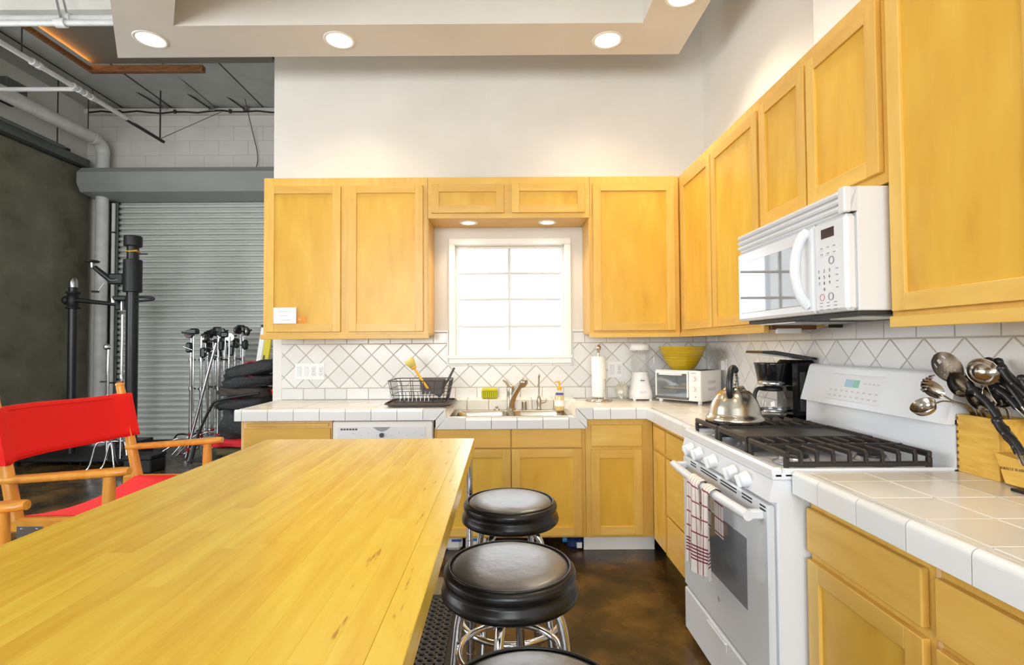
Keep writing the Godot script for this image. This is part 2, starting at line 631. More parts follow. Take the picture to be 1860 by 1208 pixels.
# ------------------------------------------------------------------ room shell
func build_shell() -> void:
	var f := structure("floor", "dark brown stained and sealed concrete floor", "floor")
	bb(f, "slab", M.floor, [-5.85, 1.62], [-0.12, 0.0], [-4.2, 7.2], 0.0)
	var c := structure("ceiling", "grey insulation-lined warehouse ceiling with seams", "ceiling", Vector3(0, 4.56, 0))
	bb(c, "deck", M.insulation, [-5.85, 1.62], [4.56, 4.68], [-4.2, 7.2], 0.0)
	for x in [-5.19, -4.52, -3.92, -3.27, -2.6, -1.9]:
		bb(c, "seam_batten", M.dark_steel, [x - 0.008, x + 0.008], [4.545, 4.562], [4.5, 6.98], 0.003)
	for x in [-4.86, -4.2, -3.6, -2.95]:   # sagging quilted lining between the battens
		var rings := []
		for i in 9:
			var dd := 4.4 + 2.58 * i / 8.0
			var r := []
			for k in 9:
				var s := k / 8.0 * 2.0 - 1.0
				r.append(v(x + s * 0.32, 4.552 - 0.035 * (1.0 - s * s) * (0.8 + 0.2 * sin(i * 2.1 + x * 5.0)), dd))
			rings.append(r)
		part(c, "lining", loft(rings, false, false), M.insulation, -c.position)
	var b := structure("wall_back", "white painted kitchen wall with white tiled backsplash and window opening", "wall", v(0, 0, D))
	part(b, "plaster", join([
		bl([-1.66, -0.365], [0, 4.56], [D, D + 0.15], 0.0), bl([0.455, 1.62], [0, 4.56], [D, D + 0.15], 0.0),
		bl([-0.365, 0.455], [0, 1.20], [D, D + 0.15], 0.0), bl([-0.365, 0.455], [2.02, 4.56], [D, D + 0.15], 0.0)]), M.white_paint, -b.position)
	var s := structure("wall_inner", "white partition wall running back beside the kitchen", "wall", v(-1.6, 0, 5.4))
	bb(s, "plaster", M.white_paint, [-1.66, -1.54], [0, 4.56], [3.866, 7.0], 0.0)
	var r := structure("wall_right", "white kitchen side wall with white tiled backsplash", "wall", v(XW, 0, 0))
	bb(r, "plaster", M.white_paint, [XW, 1.62], [0, 4.56], [-4.0, D], 0.0)
	var j := structure("trim_1", "shallow white boxed pilaster above the wall cabinets", "trim", v(XW, 2.41, 1.4))
	bb(j, "plaster", M.trim_paint, [XW - 0.035, XW - 0.001], [2.403, 4.559], [0.45, 2.33], 0.004)
	var w := structure("wall_far", "white painted block wall above the roll-up door", "wall", v(-3.7, 0, 7.0))
	bb(w, "core", M.mortar, [-5.85, -1.54], [0, 4.56], [7.004, 7.15], 0.0)
	var row := 0
	var y := 3.30
	while y < 4.5:
		var x := -5.68 - (0.2 if row % 2 else 0.0)
		while x < -1.7:
			var x0: float = max(x, -5.68)
			var x1: float = min(x + 0.397, -1.66)
			bb(w, "block", M.white_paint, [x0, x1], [y, min(y + 0.197, 4.45)], [7.0 - 0.0012 * rng.randf(), 7.02], 0.004)
			x += 0.4
		y += 0.2
		row += 1
	bb(w, "pier", M.white_paint, [-5.68, -5.28], [0, 3.3], [6.995, 7.02], 0.004)
	bb(w, "ledger", M.white_paint, [-5.68, -1.66], [4.45, 4.52], [6.93, 7.0], 0.004)
	var l := structure("wall_left", "warehouse side wall with olive grey concrete slab below white paint", "wall", v(-5.68, 0, 3))
	part(l, "paint", join([bl([-5.85, -5.68], [0, 4.56], [-4.2, 0.3], 0.0), bl([-5.85, -5.68], [0, 4.56], [3.9, 7.15], 0.0), bl([-5.85, -5.68], [0, 0.9], [0.3, 3.9], 0.0), bl([-5.85, -5.68], [3.3, 4.56], [0.3, 3.9], 0.0)]), M.white_paint, -l.position)
	bb(l, "concrete_slab", M.concrete, [-5.68, -5.55], [0, 3.64], [4.1, 6.88], 0.01)
	var w3 := structure("window_3", "unseen wide window added in the warehouse side wall for extra daylight", "window", v(-5.75, 0.9, 2.1))  # invented opening, out of view, added to brighten the bay
	for d in [[0.3, 0.36], [3.84, 3.9]]:
		bb(w3, "jamb", M.trim_paint, [-5.82, -5.7], [0.9, 3.3], d)
	bb(w3, "sill", M.trim_paint, [-5.86, -5.64], [0.88, 0.93], [0.3, 3.9])
	var bh := structure("wall_behind", "white wall with an added wide window behind the camera position", "wall", Vector3(-1.5, 0, 4.1))
	part(bh, "plaster", join([bl([-5.85, -3.5], [0, 4.56], [-4.2, -4.02], 0.0), bl([0.9, 1.7], [0, 4.56], [-4.2, -4.02], 0.0), bl([-3.5, 0.9], [3.15, 4.56], [-4.2, -4.02], 0.0), bl([-3.5, 0.9], [0.0, 0.95], [-4.2, -4.02], 0.0)]), M.white_paint, -bh.position)
	var w2 := structure("window_2", "unseen wide window added behind the camera to supply daylight", "window", Vector3(-1.3, 0.95, 4.1))  # invented opening, out of view, added to let in frontal daylight
	for x in [[-3.5, -3.44], [0.84, 0.9]]:
		bb(w2, "jamb", M.trim_paint, x, [0.95, 3.15], [-4.14, -4.04])
	bb(w2, "sill", M.trim_paint, [-3.5, 0.9], [0.93, 0.98], [-4.16, -3.98])
	for t in [["baseboard_back", "white baseboard strip under the back cabinets", [0.49, 0.93], [0, 0.112], [3.235, 3.25]]]:
		var n := structure(t[0], t[1], "baseboard", Vector3(0.7, 0, -3.24))
		bb(n, "board", M.trim_paint, t[2], t[3], t[4], 0.003)


func build_window() -> void:
	var w := structure("window_1", "white eight-pane kitchen window above the sink, bright daylight outside", "window", v(0.046, 1.143, D))
	var tp: Material = M.trim_paint
	# casing on the wall face, stepped moulding
	for s in [[[-0.394, -0.352], [1.179, 2.0]], [[0.442, 0.487], [1.179, 2.0]]]:
		bb(w, "casing", tp, s[0], s[1], [D - 0.02, D + 0.002], 0.004)
	bb(w, "casing", tp, [-0.394, 0.487], [2.0, 2.045], [D - 0.021, D + 0.002], 0.004)
	bb(w, "apron", tp, [-0.394, 0.487], [1.143, 1.178], [D - 0.02, D + 0.002], 0.004)
	bb(w, "sill", tp, [-0.40, 0.493], [1.178, 1.204], [D - 0.03, D + 0.1], 0.006)
	for x in [[-0.366, -0.352], [0.442, 0.456]]:
		bb(w, "jamb", tp, x, [1.2, 2.02], [D + 0.002, D + 0.15], 0.002)
	bb(w, "jamb", tp, [-0.352, 0.442], [2.004, 2.02], [D + 0.002, D + 0.15], 0.002)
	var d0 := D + 0.075
	var d1 := D + 0.105
	for x in [[-0.352, -0.333], [0.421, 0.442]]:
		bb(w, "sash_stile", tp, x, [1.205, 2.004], [d0, d1], 0.004)
	bb(w, "sash_rail", tp, [-0.333, 0.421], [1.205, 1.238], [d0, d1], 0.004)
	bb(w, "sash_rail", tp, [-0.333, 0.421], [1.986, 2.004], [d0, d1], 0.004)
	var ys := [1.238, 1.412, 1.613, 1.806, 1.986]
	bb(w, "muntin", M.muntin_shaded, [0.034, 0.054], [1.238, 1.986], [d0 + 0.004, d1 - 0.004], 0.004)
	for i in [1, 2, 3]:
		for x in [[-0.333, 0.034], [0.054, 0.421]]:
			bb(w, "muntin", M.muntin_shaded, x, [ys[i] - 0.009, ys[i] + 0.009], [d0 + 0.004, d1 - 0.004], 0.004)
	for i in 4:
		for x in [[-0.333, 0.044], [0.044, 0.421]]:
			bb(w, "pane", M.glass, x, [ys[i], ys[i + 1]], [d1 - 0.016, d1 - 0.012], 0.0)


func downlight(at: Vector3, r: float, label: String, group: String, energy: float, angle: float) -> void:
	var t := thing("recessed_light", label, "light", at, 0.0, group)
	part(t, "trim_ring", lathe([Vector2(r, 0.004), Vector2(r + 0.002, -0.003), Vector2(r + 0.016, -0.004), Vector2(r + 0.02, 0.004)], 32), M.trim_paint)
	part(t, "lens", lathe([Vector2(0, -0.003), Vector2(r, -0.002), Vector2(r, -0.0005), Vector2(0, -0.0005)], 32), M.lamp_lens)
	var l := SpotLight3D.new()
	l.name = "bulb_light"
	l.position = Vector3(0, -0.012, 0)
	l.rotation_degrees.x = -90
	l.spot_angle = angle
	l.spot_angle_attenuation = 0.9
	l.light_energy = energy
	l.light_color = Color(1.0, 0.92, 0.8)
	l.light_size = r * 0.9
	l.spot_range = 12.0
	l.spot_attenuation = 2.0
	l.shadow_enabled = true
	t.add_child(l)


func build_soffit() -> void:
	var Y := 3.193
	var s := structure("ceiling", "white dropped ceiling ring with warm recessed lights above the kitchen", "soffit", v(-0.6, Y, 2.2))
	# ring seen from below: far edge, side edge by the wall, slanted end, open well in the middle (plan in x and d)
	var outer := [Vector2(-2.549, 3.378), Vector2(1.168, 3.366), Vector2(1.168, 0.3), Vector2(-0.48, 0.3)]
	var inner := [Vector2(-1.964, 3.04), Vector2(0.842, 3.032), Vector2(0.842, 0.62), Vector2(-0.31, 0.62)]
	for i in 4:
		var a: Vector2 = outer[i]
		var b: Vector2 = outer[(i + 1) % 4]
		var c: Vector2 = inner[(i + 1) % 4]
		var e: Vector2 = inner[i]
		var st := start()
		var P := func(p: Vector2, y: float) -> Vector3: return Vector3(p.x, y, -p.y)
		var mid := Vector3(-0.4, Y + 0.2, -1.9)
		for y2 in [Y, Y + 0.42]:
			quad(st, P.call(a, y2), P.call(b, y2), P.call(c, y2), P.call(e, y2), Vector3(0, -1 if y2 == Y else 1, 0))
		quad(st, P.call(a, Y), P.call(b, Y), P.call(b, Y + 0.42), P.call(a, Y + 0.42), P.call((a + b) / 2, Y + 0.2) - mid)
		quad(st, P.call(e, Y), P.call(c, Y), P.call(c, Y + 0.42), P.call(e, Y + 0.42), mid - P.call((c + e) / 2, Y + 0.2))
		part(s, "boxing", done(st), M.white_paint, -s.position)
	var st2 := start()
	quad(st2, Vector3(inner[0].x, Y + 0.42, -inner[0].y), Vector3(inner[1].x, Y + 0.42, -inner[1].y), Vector3(inner[2].x, Y + 0.42, -inner[2].y), Vector3(inner[3].x, Y + 0.42, -inner[3].y), Vector3.DOWN)
	part(s, "well_top", done(st2), M.white_paint, -s.position)
	# hanging rods that carry the ring
	for p in [Vector2(-2.2, 3.2), Vector2(1.0, 3.2), Vector2(1.0, 0.45), Vector2(-0.4, 0.45)]:
		rod(s, "hanger", M.dark_steel, v(p.x, Y + 0.42, p.y) - s.position, v(p.x, 4.56, p.y) - s.position, 0.006)
	var k := 0
	for p in [Vector2(-2.194, 3.175), Vector2(-1.022, 3.192), Vector2(0.664, 3.206), Vector2(1.0, 2.80), Vector2(1.005, 1.5), Vector2(0.3, 0.46), Vector2(-1.25, 2.2)]:
		var lab: String = ["round recessed ceiling light at the slanted end of the soffit", "round recessed soffit light above the paired wall cabinets", "round recessed soffit light above the single-door wall cabinet", "round recessed light in the soffit arm along the side wall", "round recessed light in the soffit arm along the side wall", "round recessed light in the soffit edge over the walkway", "round recessed light in the slanted soffit arm"][k]
		downlight(v(p.x, Y, p.y), 0.078, lab, "recessed soffit lights", [0.7, 0.95, 0.95, 2.3, 0.9, 0.8, 0.8][k], 62.0)
		k += 1


# ------------------------------------------------------------------ wall tiles
func tile_mesh(poly: PackedVector2Array, th: float) -> ArrayMesh:
	var st := start()
	var c := Vector2.ZERO
	for p in poly:
		c += p
	c /= poly.size()
	var ins := Geometry2D.offset_polygon(poly, -0.0016)
	var top: PackedVector2Array = ins[0] if ins.size() == 1 and ins[0].size() == poly.size() else poly
	# line the inset polygon up with the outer one
	var lined := PackedVector2Array()
	for p in poly:
		var best := top[0]
		for q in top:
			if q.distance_to(p) < best.distance_to(p):
				best = q
		lined.append(best)
	var z0 := Vector3(0, 0, 1)
	for i in poly.size():
		var j := (i + 1) % poly.size()
		var a := Vector3(poly[i].x, poly[i].y, 0)
		var b := Vector3(poly[j].x, poly[j].y, 0)
		var a1 := Vector3(poly[i].x, poly[i].y, th - 0.0014)
		var b1 := Vector3(poly[j].x, poly[j].y, th - 0.0014)
		var a2 := Vector3(lined[i].x, lined[i].y, th)
		var b2 := Vector3(lined[j].x, lined[j].y, th)
		var o := (a + b) / 2.0 - Vector3(c.x, c.y, 0)
		quad(st, a, b, b1, a1, o)
		quad(st, a1, b1, b2, a2, o + z0 * 0.02)
		tri(st, a2, b2, Vector3(c.x, c.y, th), z0)
	return done(st)


func tile_plane(wall: Node3D, u0: float, u1: float, ux: float, ud: float, ytop: float, holes: Array, turn: float, place: Callable) -> void:
	var bound := PackedVector2Array([Vector2(u0, 0.892), Vector2(u1, 0.892), Vector2(u1, ytop), Vector2(u0, ytop)])
	var cache := {}
	var polys := []
	var g := 0.0022
	for r in [[0.892, 0.972], [1.289, 1.366]]:
		for k in range(-1, 26):
			var a := ux + TS * k
			polys.append(["row%s" % r[0], Vector2(a, 0), PackedVector2Array([Vector2(g, r[0] + g), Vector2(TS - g, r[0] + g), Vector2(TS - g, r[1] - g), Vector2(g, r[1] - g)])])
	var h := 0.079
	var q := 0.0785
	for k in range(-1, 26):
		for row in 5:
			var yc := 0.9725 + h * row
			var xc := ud + 2 * q * k + (q if row % 2 == 0 else 0.0)
			var e := g * 1.5
			var p: PackedVector2Array
			if row == 0:
				p = PackedVector2Array([Vector2(-q + 2 * e, g), Vector2(q - 2 * e, g), Vector2(0, h - e)])
			elif row == 4:
				p = PackedVector2Array([Vector2(q - 2 * e, -g), Vector2(-q + 2 * e, -g), Vector2(0, -h + e)])
			else:
				p = PackedVector2Array([Vector2(-q + e, 0), Vector2(0, -h + e), Vector2(q - e, 0), Vector2(0, h - e)])
			polys.append(["dia%d" % (row if row in [0, 4] else 1), Vector2(xc, yc), p])
	for e in polys:
		var moved := PackedVector2Array()
		for p in e[2]:
			moved.append(p + e[1])
		var res: Array = Geometry2D.intersect_polygons(moved, bound)
		for hole in holes:
			var nxt := []
			for r in res:
				nxt.append_array(Geometry2D.clip_polygons(r, hole))
			res = nxt
		for r in res:
			if r.size() < 3:
				continue
			var area := 0.0
			for i in r.size():
				area += r[i].cross(r[(i + 1) % r.size()])
			if absf(area) < 0.0004:
				continue
			var whole: bool = res.size() == 1 and r.size() == moved.size()
			if whole:
				for p in r:
					var near := false
					for m in moved:
						near = near or m.distance_to(p) < 1e-4
					whole = whole and near
			var mesh: ArrayMesh
			var at := Vector2.ZERO
			if whole:
				if not cache.has(e[0]):
					cache[e[0]] = tile_mesh(e[2], 0.007)
				mesh = cache[e[0]]
				at = e[1]
			else:
				mesh = tile_mesh(r, 0.007)
			part(wall, "tile", mesh, M["tile_%d" % (rng.randi() % 3)], place.call(at), Vector3(0, turn, 0))


func build_backsplash() -> void:
	var b: Node3D = get_node("wall_back")
	var win := PackedVector2Array([Vector2(-0.408, 1.128), Vector2(0.501, 1.128), Vector2(0.501, 1.6), Vector2(-0.408, 1.6)])
	bb(b, "grout_bed", M.grout, [-1.595, -0.408], [0.85, 1.366], [D - 0.0045, D + 0.001], 0.0)
	bb(b, "grout_bed", M.grout, [0.501, XW], [0.85, 1.366], [D - 0.0045, D + 0.001], 0.0)
	bb(b, "grout_bed", M.grout, [-0.408, 0.501], [0.85, 1.128], [D - 0.0045, D + 0.001], 0.0)
	tile_plane(b, -1.593, XW - 0.009, -1.595 + 0.002, -1.497, 1.366, [win], 0.0, func(p: Vector2) -> Vector3: return Vector3(p.x, p.y, -D + 0.001) - b.position)
	# rounded border tiles stepping round the window
	for x in [[-0.408, -0.396], [0.489, 0.501]]:
		bb(b, "border_tile", M.tile_0, x, [1.13, 1.372], [D - 0.014, D], 0.004)
	for k in 6:
		bb(b, "border_tile", M.tile_2, [-0.408 + 0.1515 * k + 0.001, -0.408 + 0.1515 * (k + 1) - 0.001], [1.128, 1.141], [D - 0.014, D], 0.004)
	for x in [[-0.505, -0.396], [0.489, 0.585]]:
		bb(b, "border_tile", M.tile_1, x, [1.368, 1.382], [D - 0.014, D], 0.004)
	var r: Node3D = get_node("wall_right")
	bb(r, "grout_bed", M.grout, [XW - 0.0045, XW + 0.001], [0.85, 1.366], [0.5, D], 0.0)
	tile_plane(r, -D + 0.009, -0.55, -D + 0.03, -D + 0.045, 1.366, [], -90.0, func(p: Vector2) -> Vector3: return Vector3(XW - 0.001, p.y, p.x) - r.position)


# ------------------------------------------------------------------ cabinets
func shaker(parent: Node3D, w: float, h: float, at: Vector3, turn: float, hx: String, fw := 0.052) -> Node3D:
	var d := empty(parent, "door", at)
	d.rotation_degrees.y = turn
	var t := 0.019
	for s in [-1.0, 1.0]:
		part(d, "stile", cbox(Vector3(fw, h, t), 0.0018), maple("y"), Vector3(s * (w - fw) / 2, 0, t / 2))
		part(d, "rail", cbox(Vector3(w - 2 * fw, fw, t), 0.0014), maple(hx), Vector3(0, s * (h - fw) / 2, t / 2))
	part(d, "panel", cbox(Vector3(w - 2 * fw + 0.004, h - 2 * fw + 0.004, 0.008), 0.0), veneer_any(), Vector3(0, 0, 0.0055))
	return d


func door_back(p: Node3D, x: Array, y: Array, d: float) -> void:   # facing the camera
	shaker(p, x[1] - x[0], y[1] - y[0], v((x[0] + x[1]) / 2.0, (y[0] + y[1]) / 2.0, d) - p.position, 0.0, "x")


func door_side(p: Node3D, d: Array, y: Array, x: float) -> void:   # facing the kitchen aisle
	shaker(p, absf(d[1] - d[0]), y[1] - y[0], v(x, (y[0] + y[1]) / 2.0, (d[0] + d[1]) / 2.0) - p.position, -90.0, "z")


func face_frame(p: Node3D, called: String, x: Array, y: Array, d: Array, m: Material) -> void:
	bb(p, called, m, x, y, d, 0.0015)


func build_uppers() -> void:
	var u := 0.281
	var f := D - u       # face of the frames on the back wall
	var Y := [1.345, 2.402]
	var t := thing("wall_cabinet", "two-door pale maple wall cabinet with a paper note taped inside its door frame", "cabinet", v(-1.05, 1.32, D - 0.14))
	bb(t, "body", M.maple_y0, [-1.60, -0.505], Y, [f, D - 0.001])
	bb(t, "light_rail", M.maple_x1, [-1.615, -0.498], [1.321, 1.352], [f - 0.012, f + 0.012])
	bb(t, "end_panel", M.maple_y1, [-0.506, -0.498], [1.352, 2.122], [f - 0.001, D - 0.002], 0.0015)
	door_back(t, [-1.576, -1.083], [1.369, 2.343], f)
	door_back(t, [-1.028, -0.534], [1.369, 2.345], f)
	t = thing("bridge_cabinet", "low two-door maple cabinet bridging over the kitchen window", "cabinet", v(0.04, 2.12, D - 0.14))
	bb(t, "body", M.maple_x0, [-0.504, 0.579], [2.124, 2.402], [f, D - 0.001])
	door_back(t, [-0.479, 0.007], [2.157, 2.35], f)
	door_back(t, [0.058, 0.549], [2.157, 2.352], f)
	t = thing("wall_cabinet", "single-door maple wall cabinet between the window and the corner", "cabinet", v(0.88, 1.32, D - 0.14))
	bb(t, "body", M.maple_y2, [0.58, 1.176], Y, [f, D - 0.001])
	bb(t, "light_rail", M.maple_x0, [0.572, 1.17], [1.321, 1.352], [f - 0.012, f + 0.012])
	bb(t, "end_panel", M.maple_y1, [0.572, 0.581], [1.352, 2.122], [f - 0.001, D - 0.002], 0.0015)
	door_back(t, [0.6, 1.142], [1.366, 2.352], f)
	var xf_ := XW - u
	t = thing("wall_cabinet", "two-door maple wall cabinet in the corner beside the microwave", "cabinet", v(XW - 0.14, 1.32, 2.87))
	bb(t, "body", M.maple_y0, [xf_, XW - 0.001], Y, [2.336, D - 0.001])
	bb(t, "light_rail", M.maple_z1, [xf_ - 0.012, xf_ + 0.012], [1.321, 1.352], [2.32, f - 0.013])
	door_side(t, [2.884, 3.358], [1.366, 2.345], xf_)
	door_side(t, [2.346, 2.869], [1.366, 2.345], xf_)
	t = thing("wall_cabinet", "short two-door maple cabinet above the microwave", "cabinet", v(XW - 0.14, 1.76, 1.95))
	bb(t, "body", M.maple_y1, [xf_, XW - 0.001], [1.765, 2.402], [1.566, 2.335])
	door_side(t, [1.97, 2.321], [1.80, 2.35], xf_)
	door_side(t, [1.583, 1.956], [1.80, 2.35], xf_)
	t = thing("wall_cabinet", "tall maple wall cabinet above the knife block counter", "cabinet", v(XW - 0.14, 1.32, 1.1))
	bb(t, "body", M.maple_y2, [xf_, XW - 0.001], Y, [0.55, 1.565])
	bb(t, "light_rail", M.maple_z0, [xf_ - 0.012, xf_ + 0.012], [1.318, 1.352], [0.54, 1.562])
	door_side(t, [1.085, 1.543], [1.366, 2.36], xf_)
	door_side(t, [0.6, 1.07], [1.366, 2.36], xf_)
	# puck lights in the underside of the bridge cabinet
	for x in [-0.239, 0.307]:
		downlight(v(x, 2.122, 3.553), 0.045, "small round puck light under the cabinet above the window", "puck lights over the sink", 0.32, 65.0)
	# taped note
	t = thing("paper_note", "white paper note taped on the maple cabinet door", "paper", v(-1.51, 1.43, f - 0.02))
	bb(t, "sheet", M.white_paper, [-1.523, -1.372], [1.425, 1.531], [f - 0.0215, f - 0.02], 0.0)
	for k in 3:
		bb(t, "print_line", M.print_grey, [-1.49 + 0.01 * k, -1.405 - 0.02 * (k % 2)], [1.503 - 0.028 * k, 1.5055 - 0.028 * k], [f - 0.022, f - 0.0214], 0.0)
	t = thing("orange_sticker", "small orange sticker beside the white paper note", "sticker", v(-1.34, 1.43, f - 0.02))
	bb(t, "sheet", M.orange_note, [-1.371, -1.309], [1.43, 1.469], [f - 0.0125, f - 0.0118], 0.0)
	bb(t, "print_line", M.white_paper, [-1.362, -1.345], [1.449, 1.452], [f - 0.0132, f - 0.0124], 0.0)


func slab_back(p: Node3D, called: String, x: Array, y: Array, d: float) -> MeshInstance3D:
	return bb(p, called, maple("x"), x, y, [d - 0.019, d], 0.003)


func slab_side(p: Node3D, called: String, d: Array, y: Array, x: float) -> MeshInstance3D:
	return bb(p, called, maple("z"), [x - 0.019, x], y, d, 0.003)


func build_bases() -> void:
	var f := 3.155
	var t := thing("base_cabinet", "pale maple base cabinet end beside the dishwasher", "cabinet", v(-1.32, 0, 3.4))
	bb(t, "body", M.maple_pale, [-1.60, -1.045], [0.107, 0.825], [f, D - 0.001])
	bb(t, "toe_kick", M.trim_paint, [-1.58, -1.05], [0.0, 0.107], [f + 0.075, f + 0.09])
	bb(t, "cutting_board", M.maple_x0, [-1.565, -1.065], [0.787, 0.806], [f - 0.012, f + 0.2])
	slab_back(t, "drawer", [-1.576, -1.052], [0.640, 0.778], f)
	door_back(t, [-1.576, -1.052], [0.126, 0.632], f)
	t = thing("dishwasher", "white built-in dishwasher with a dark round dial", "dishwasher", v(-0.735, 0, 3.4))
	bb(t, "body", M.appliance_cream, [-1.035, -0.430], [0.10, 0.822], [f + 0.002, D - 0.05])
	bb(t, "kick_plate", M.appliance_cream, [-1.03, -0.435], [0.0, 0.1], [f + 0.06, f + 0.08])
	bb(t, "door", M.appliance_cream, [-1.033, -0.432], [0.105, 0.69], [f - 0.03, f + 0.002], 0.006)
	bb(t, "control_panel", M.appliance_cream, [-1.033, -0.432], [0.693, 0.818], [f - 0.03, f + 0.002], 0.006)
	bb(t, "fascia", M.enamel_soft, [-1.005, -0.475], [0.70, 0.787], [f - 0.033, f - 0.029], 0.0015)
	part(t, "dial", cyl(0.0135, 0.014, 24, 0.002), M.print_dark, v(-0.737, 0.737, f - 0.033) - t.position, Vector3(90, 0, 0))
	part(t, "latch_grip", extrude([Vector2(-0.055, 0.785), Vector2(0.055, 0.785), Vector2(0.025, 0.764), Vector2(0.0, 0.757), Vector2(-0.025, 0.764)], 0.003), M.print_grey, v(-0.737, 0, f - 0.0345) - t.position)
	for k in 6:
		bb(t, "indicator", M.print_dark, [-0.985 + 0.0175 * k, -0.972 + 0.0175 * k], [0.767, 0.777], [f - 0.0345, f - 0.0325], 0.0)
	for k in 10:
		bb(t, "button_print", M.print_grey, [-0.91 + 0.046 * k, -0.905 + 0.046 * k], [0.745 - 0.012 * (k % 2), 0.749 - 0.012 * (k % 2)], [f - 0.0338, f - 0.0328], 0.0)
	t = thing("sink_cabinet", "maple double-door base cabinet under the sink, open toe space", "cabinet", v(0.03, 0, 3.4))
	bb(t, "body", M.maple_y1, [-0.425, 0.492], [0.107, 0.772], [f, D - 0.001])
	slab_back(t, "drawer_front", [-0.409, 0.0385], [0.652, 0.766], f)
	slab_back(t, "drawer_front", [0.0445, 0.468], [0.652, 0.766], f)
	door_back(t, [-0.409, 0.0385], [0.123, 0.645], f)
	door_back(t, [0.0445, 0.468], [0.123, 0.645], f)
	t = thing("base_cabinet", "narrow maple base cabinet with drawer beside the sink cabinet", "cabinet", v(0.7, 0, 3.4))
	bb(t, "body", M.maple_y0, [0.493, 0.904], [0.107, 0.825], [f, D - 0.001])
	slab_back(t, "drawer", [0.5245, 0.835], [0.657, 0.787], f)
	door_back(t, [0.5245, 0.835], [0.126, 0.638], f)
	var x := 0.905
	t = thing("base_cabinet", "maple base cabinet in the corner with a stack of drawers beside the stove", "cabinet", v(1.2, 0, 2.7))
	bb(t, "body", M.maple_y2, [x, XW - 0.001], [0.107, 0.825], [2.322, 3.154])
	bb(t, "toe_kick", M.maple_z1, [x + 0.07, x + 0.085], [0, 0.107], [2.33, 3.154])
	slab_side(t, "drawer", [2.88, 3.09], [0.665, 0.79], x)
	door_side(t, [2.88, 3.09], [0.122, 0.645], x)
	slab_side(t, "drawer", [2.335, 2.845], [0.656, 0.79], x)
	slab_side(t, "drawer", [2.335, 2.845], [0.342, 0.645], x)
	slab_side(t, "drawer", [2.335, 2.845], [0.118, 0.33], x)
	t = thing("base_cabinet", "maple base cabinet with drawer and door beside the white range, under the tiled counter", "cabinet", v(1.2, 0, 1.35))
	bb(t, "body", M.maple_y0, [x, XW - 0.001], [0.107, 0.825], [1.095, 1.538])
	bb(t, "toe_kick", M.maple_z1, [x + 0.07, x + 0.085], [0, 0.107], [1.1, 1.54])
	slab_side(t, "drawer", [1.112, 1.53], [0.663, 0.79], x)
	door_side(t, [1.112, 1.53], [0.122, 0.641], x)
	t = thing("base_cabinet", "maple base cabinet further along the tiled counter, past the pale stile", "cabinet", v(1.2, 0, 0.8))
	bb(t, "body", M.maple_y1, [x, XW - 0.001], [0.107, 0.825], [0.45, 1.094])
	bb(t, "stile_patch", M.maple_pale, [x - 0.0015, x + 0.002], [0.60, 0.80], [1.081, 1.0935], 0.0005)
	slab_side(t, "drawer", [0.5, 1.078], [0.66, 0.786], x)
	door_side(t, [0.5, 1.078], [0.122, 0.641], x)


# ------------------------------------------------------------------ tiled counters
func vcap(L: float) -> ArrayMesh:
	var key := "vcap %.4f" % L
	if not boxes.has(key):
		var p := [Vector2(0.0, -0.064), Vector2(0.0, -0.012)]
		for k in 6:
			var a := deg_to_rad(180.0 - 15.0 * (k + 1))
			p.append(Vector2(0.016 + cos(a) * 0.016, -0.012 + sin(a) * 0.016))
		p.append_array([Vector2(0.026, 0.002), Vector2(0.036, -0.0005), Vector2(0.05, -0.001), Vector2(0.05, -0.02), Vector2(0.014, -0.02), Vector2(0.014, -0.064)])
		boxes[key] = extrude(p, L)
	return boxes[key]


func vcap_back(p: Node3D, x0: float, x1: float, y: float, d: float) -> void:
	part(p, "edge_tile", vcap(x1 - x0 - 0.003), M["edge_tile_%d" % (rng.randi() % 3)], v(x1 - 0.0015, y, d) - p.position, Vector3(0, 90, 0))


func vcap_side(p: Node3D, d0: float, d1: float, y: float, x: float) -> void:
	part(p, "edge_tile", vcap(d1 - d0 - 0.003), M["edge_tile_%d" % (rng.randi() % 3)], v(x, y, d0 + 0.0015) - p.position)


func field(p: Node3D, x: Array, d: Array, sx: float, sd: float, y: float, mats := "top_tile_%d") -> void:
	var i0 := floori((x[0] - sx) / TS)
	var i1 := ceili((x[1] - sx) / TS)
	var k0 := floori((d[0] - sd) / TS)
	var k1 := ceili((d[1] - sd) / TS)
	for i in range(i0, i1):
		for k in range(k0, k1):
			var a: float = max(x[0], sx + TS * i) + 0.0018
			var b: float = min(x[1], sx + TS * (i + 1)) - 0.0018
			var c: float = max(d[0], sd + TS * k) + 0.0018
			var e: float = min(d[1], sd + TS * (k + 1)) - 0.0018
			if b - a > 0.012 and e - c > 0.012:
				bb(p, "tile", M[mats % (rng.randi() % 3)], [a, b], [y - 0.008, y - 0.0004 * rng.randf()], [c, e], 0.0016)


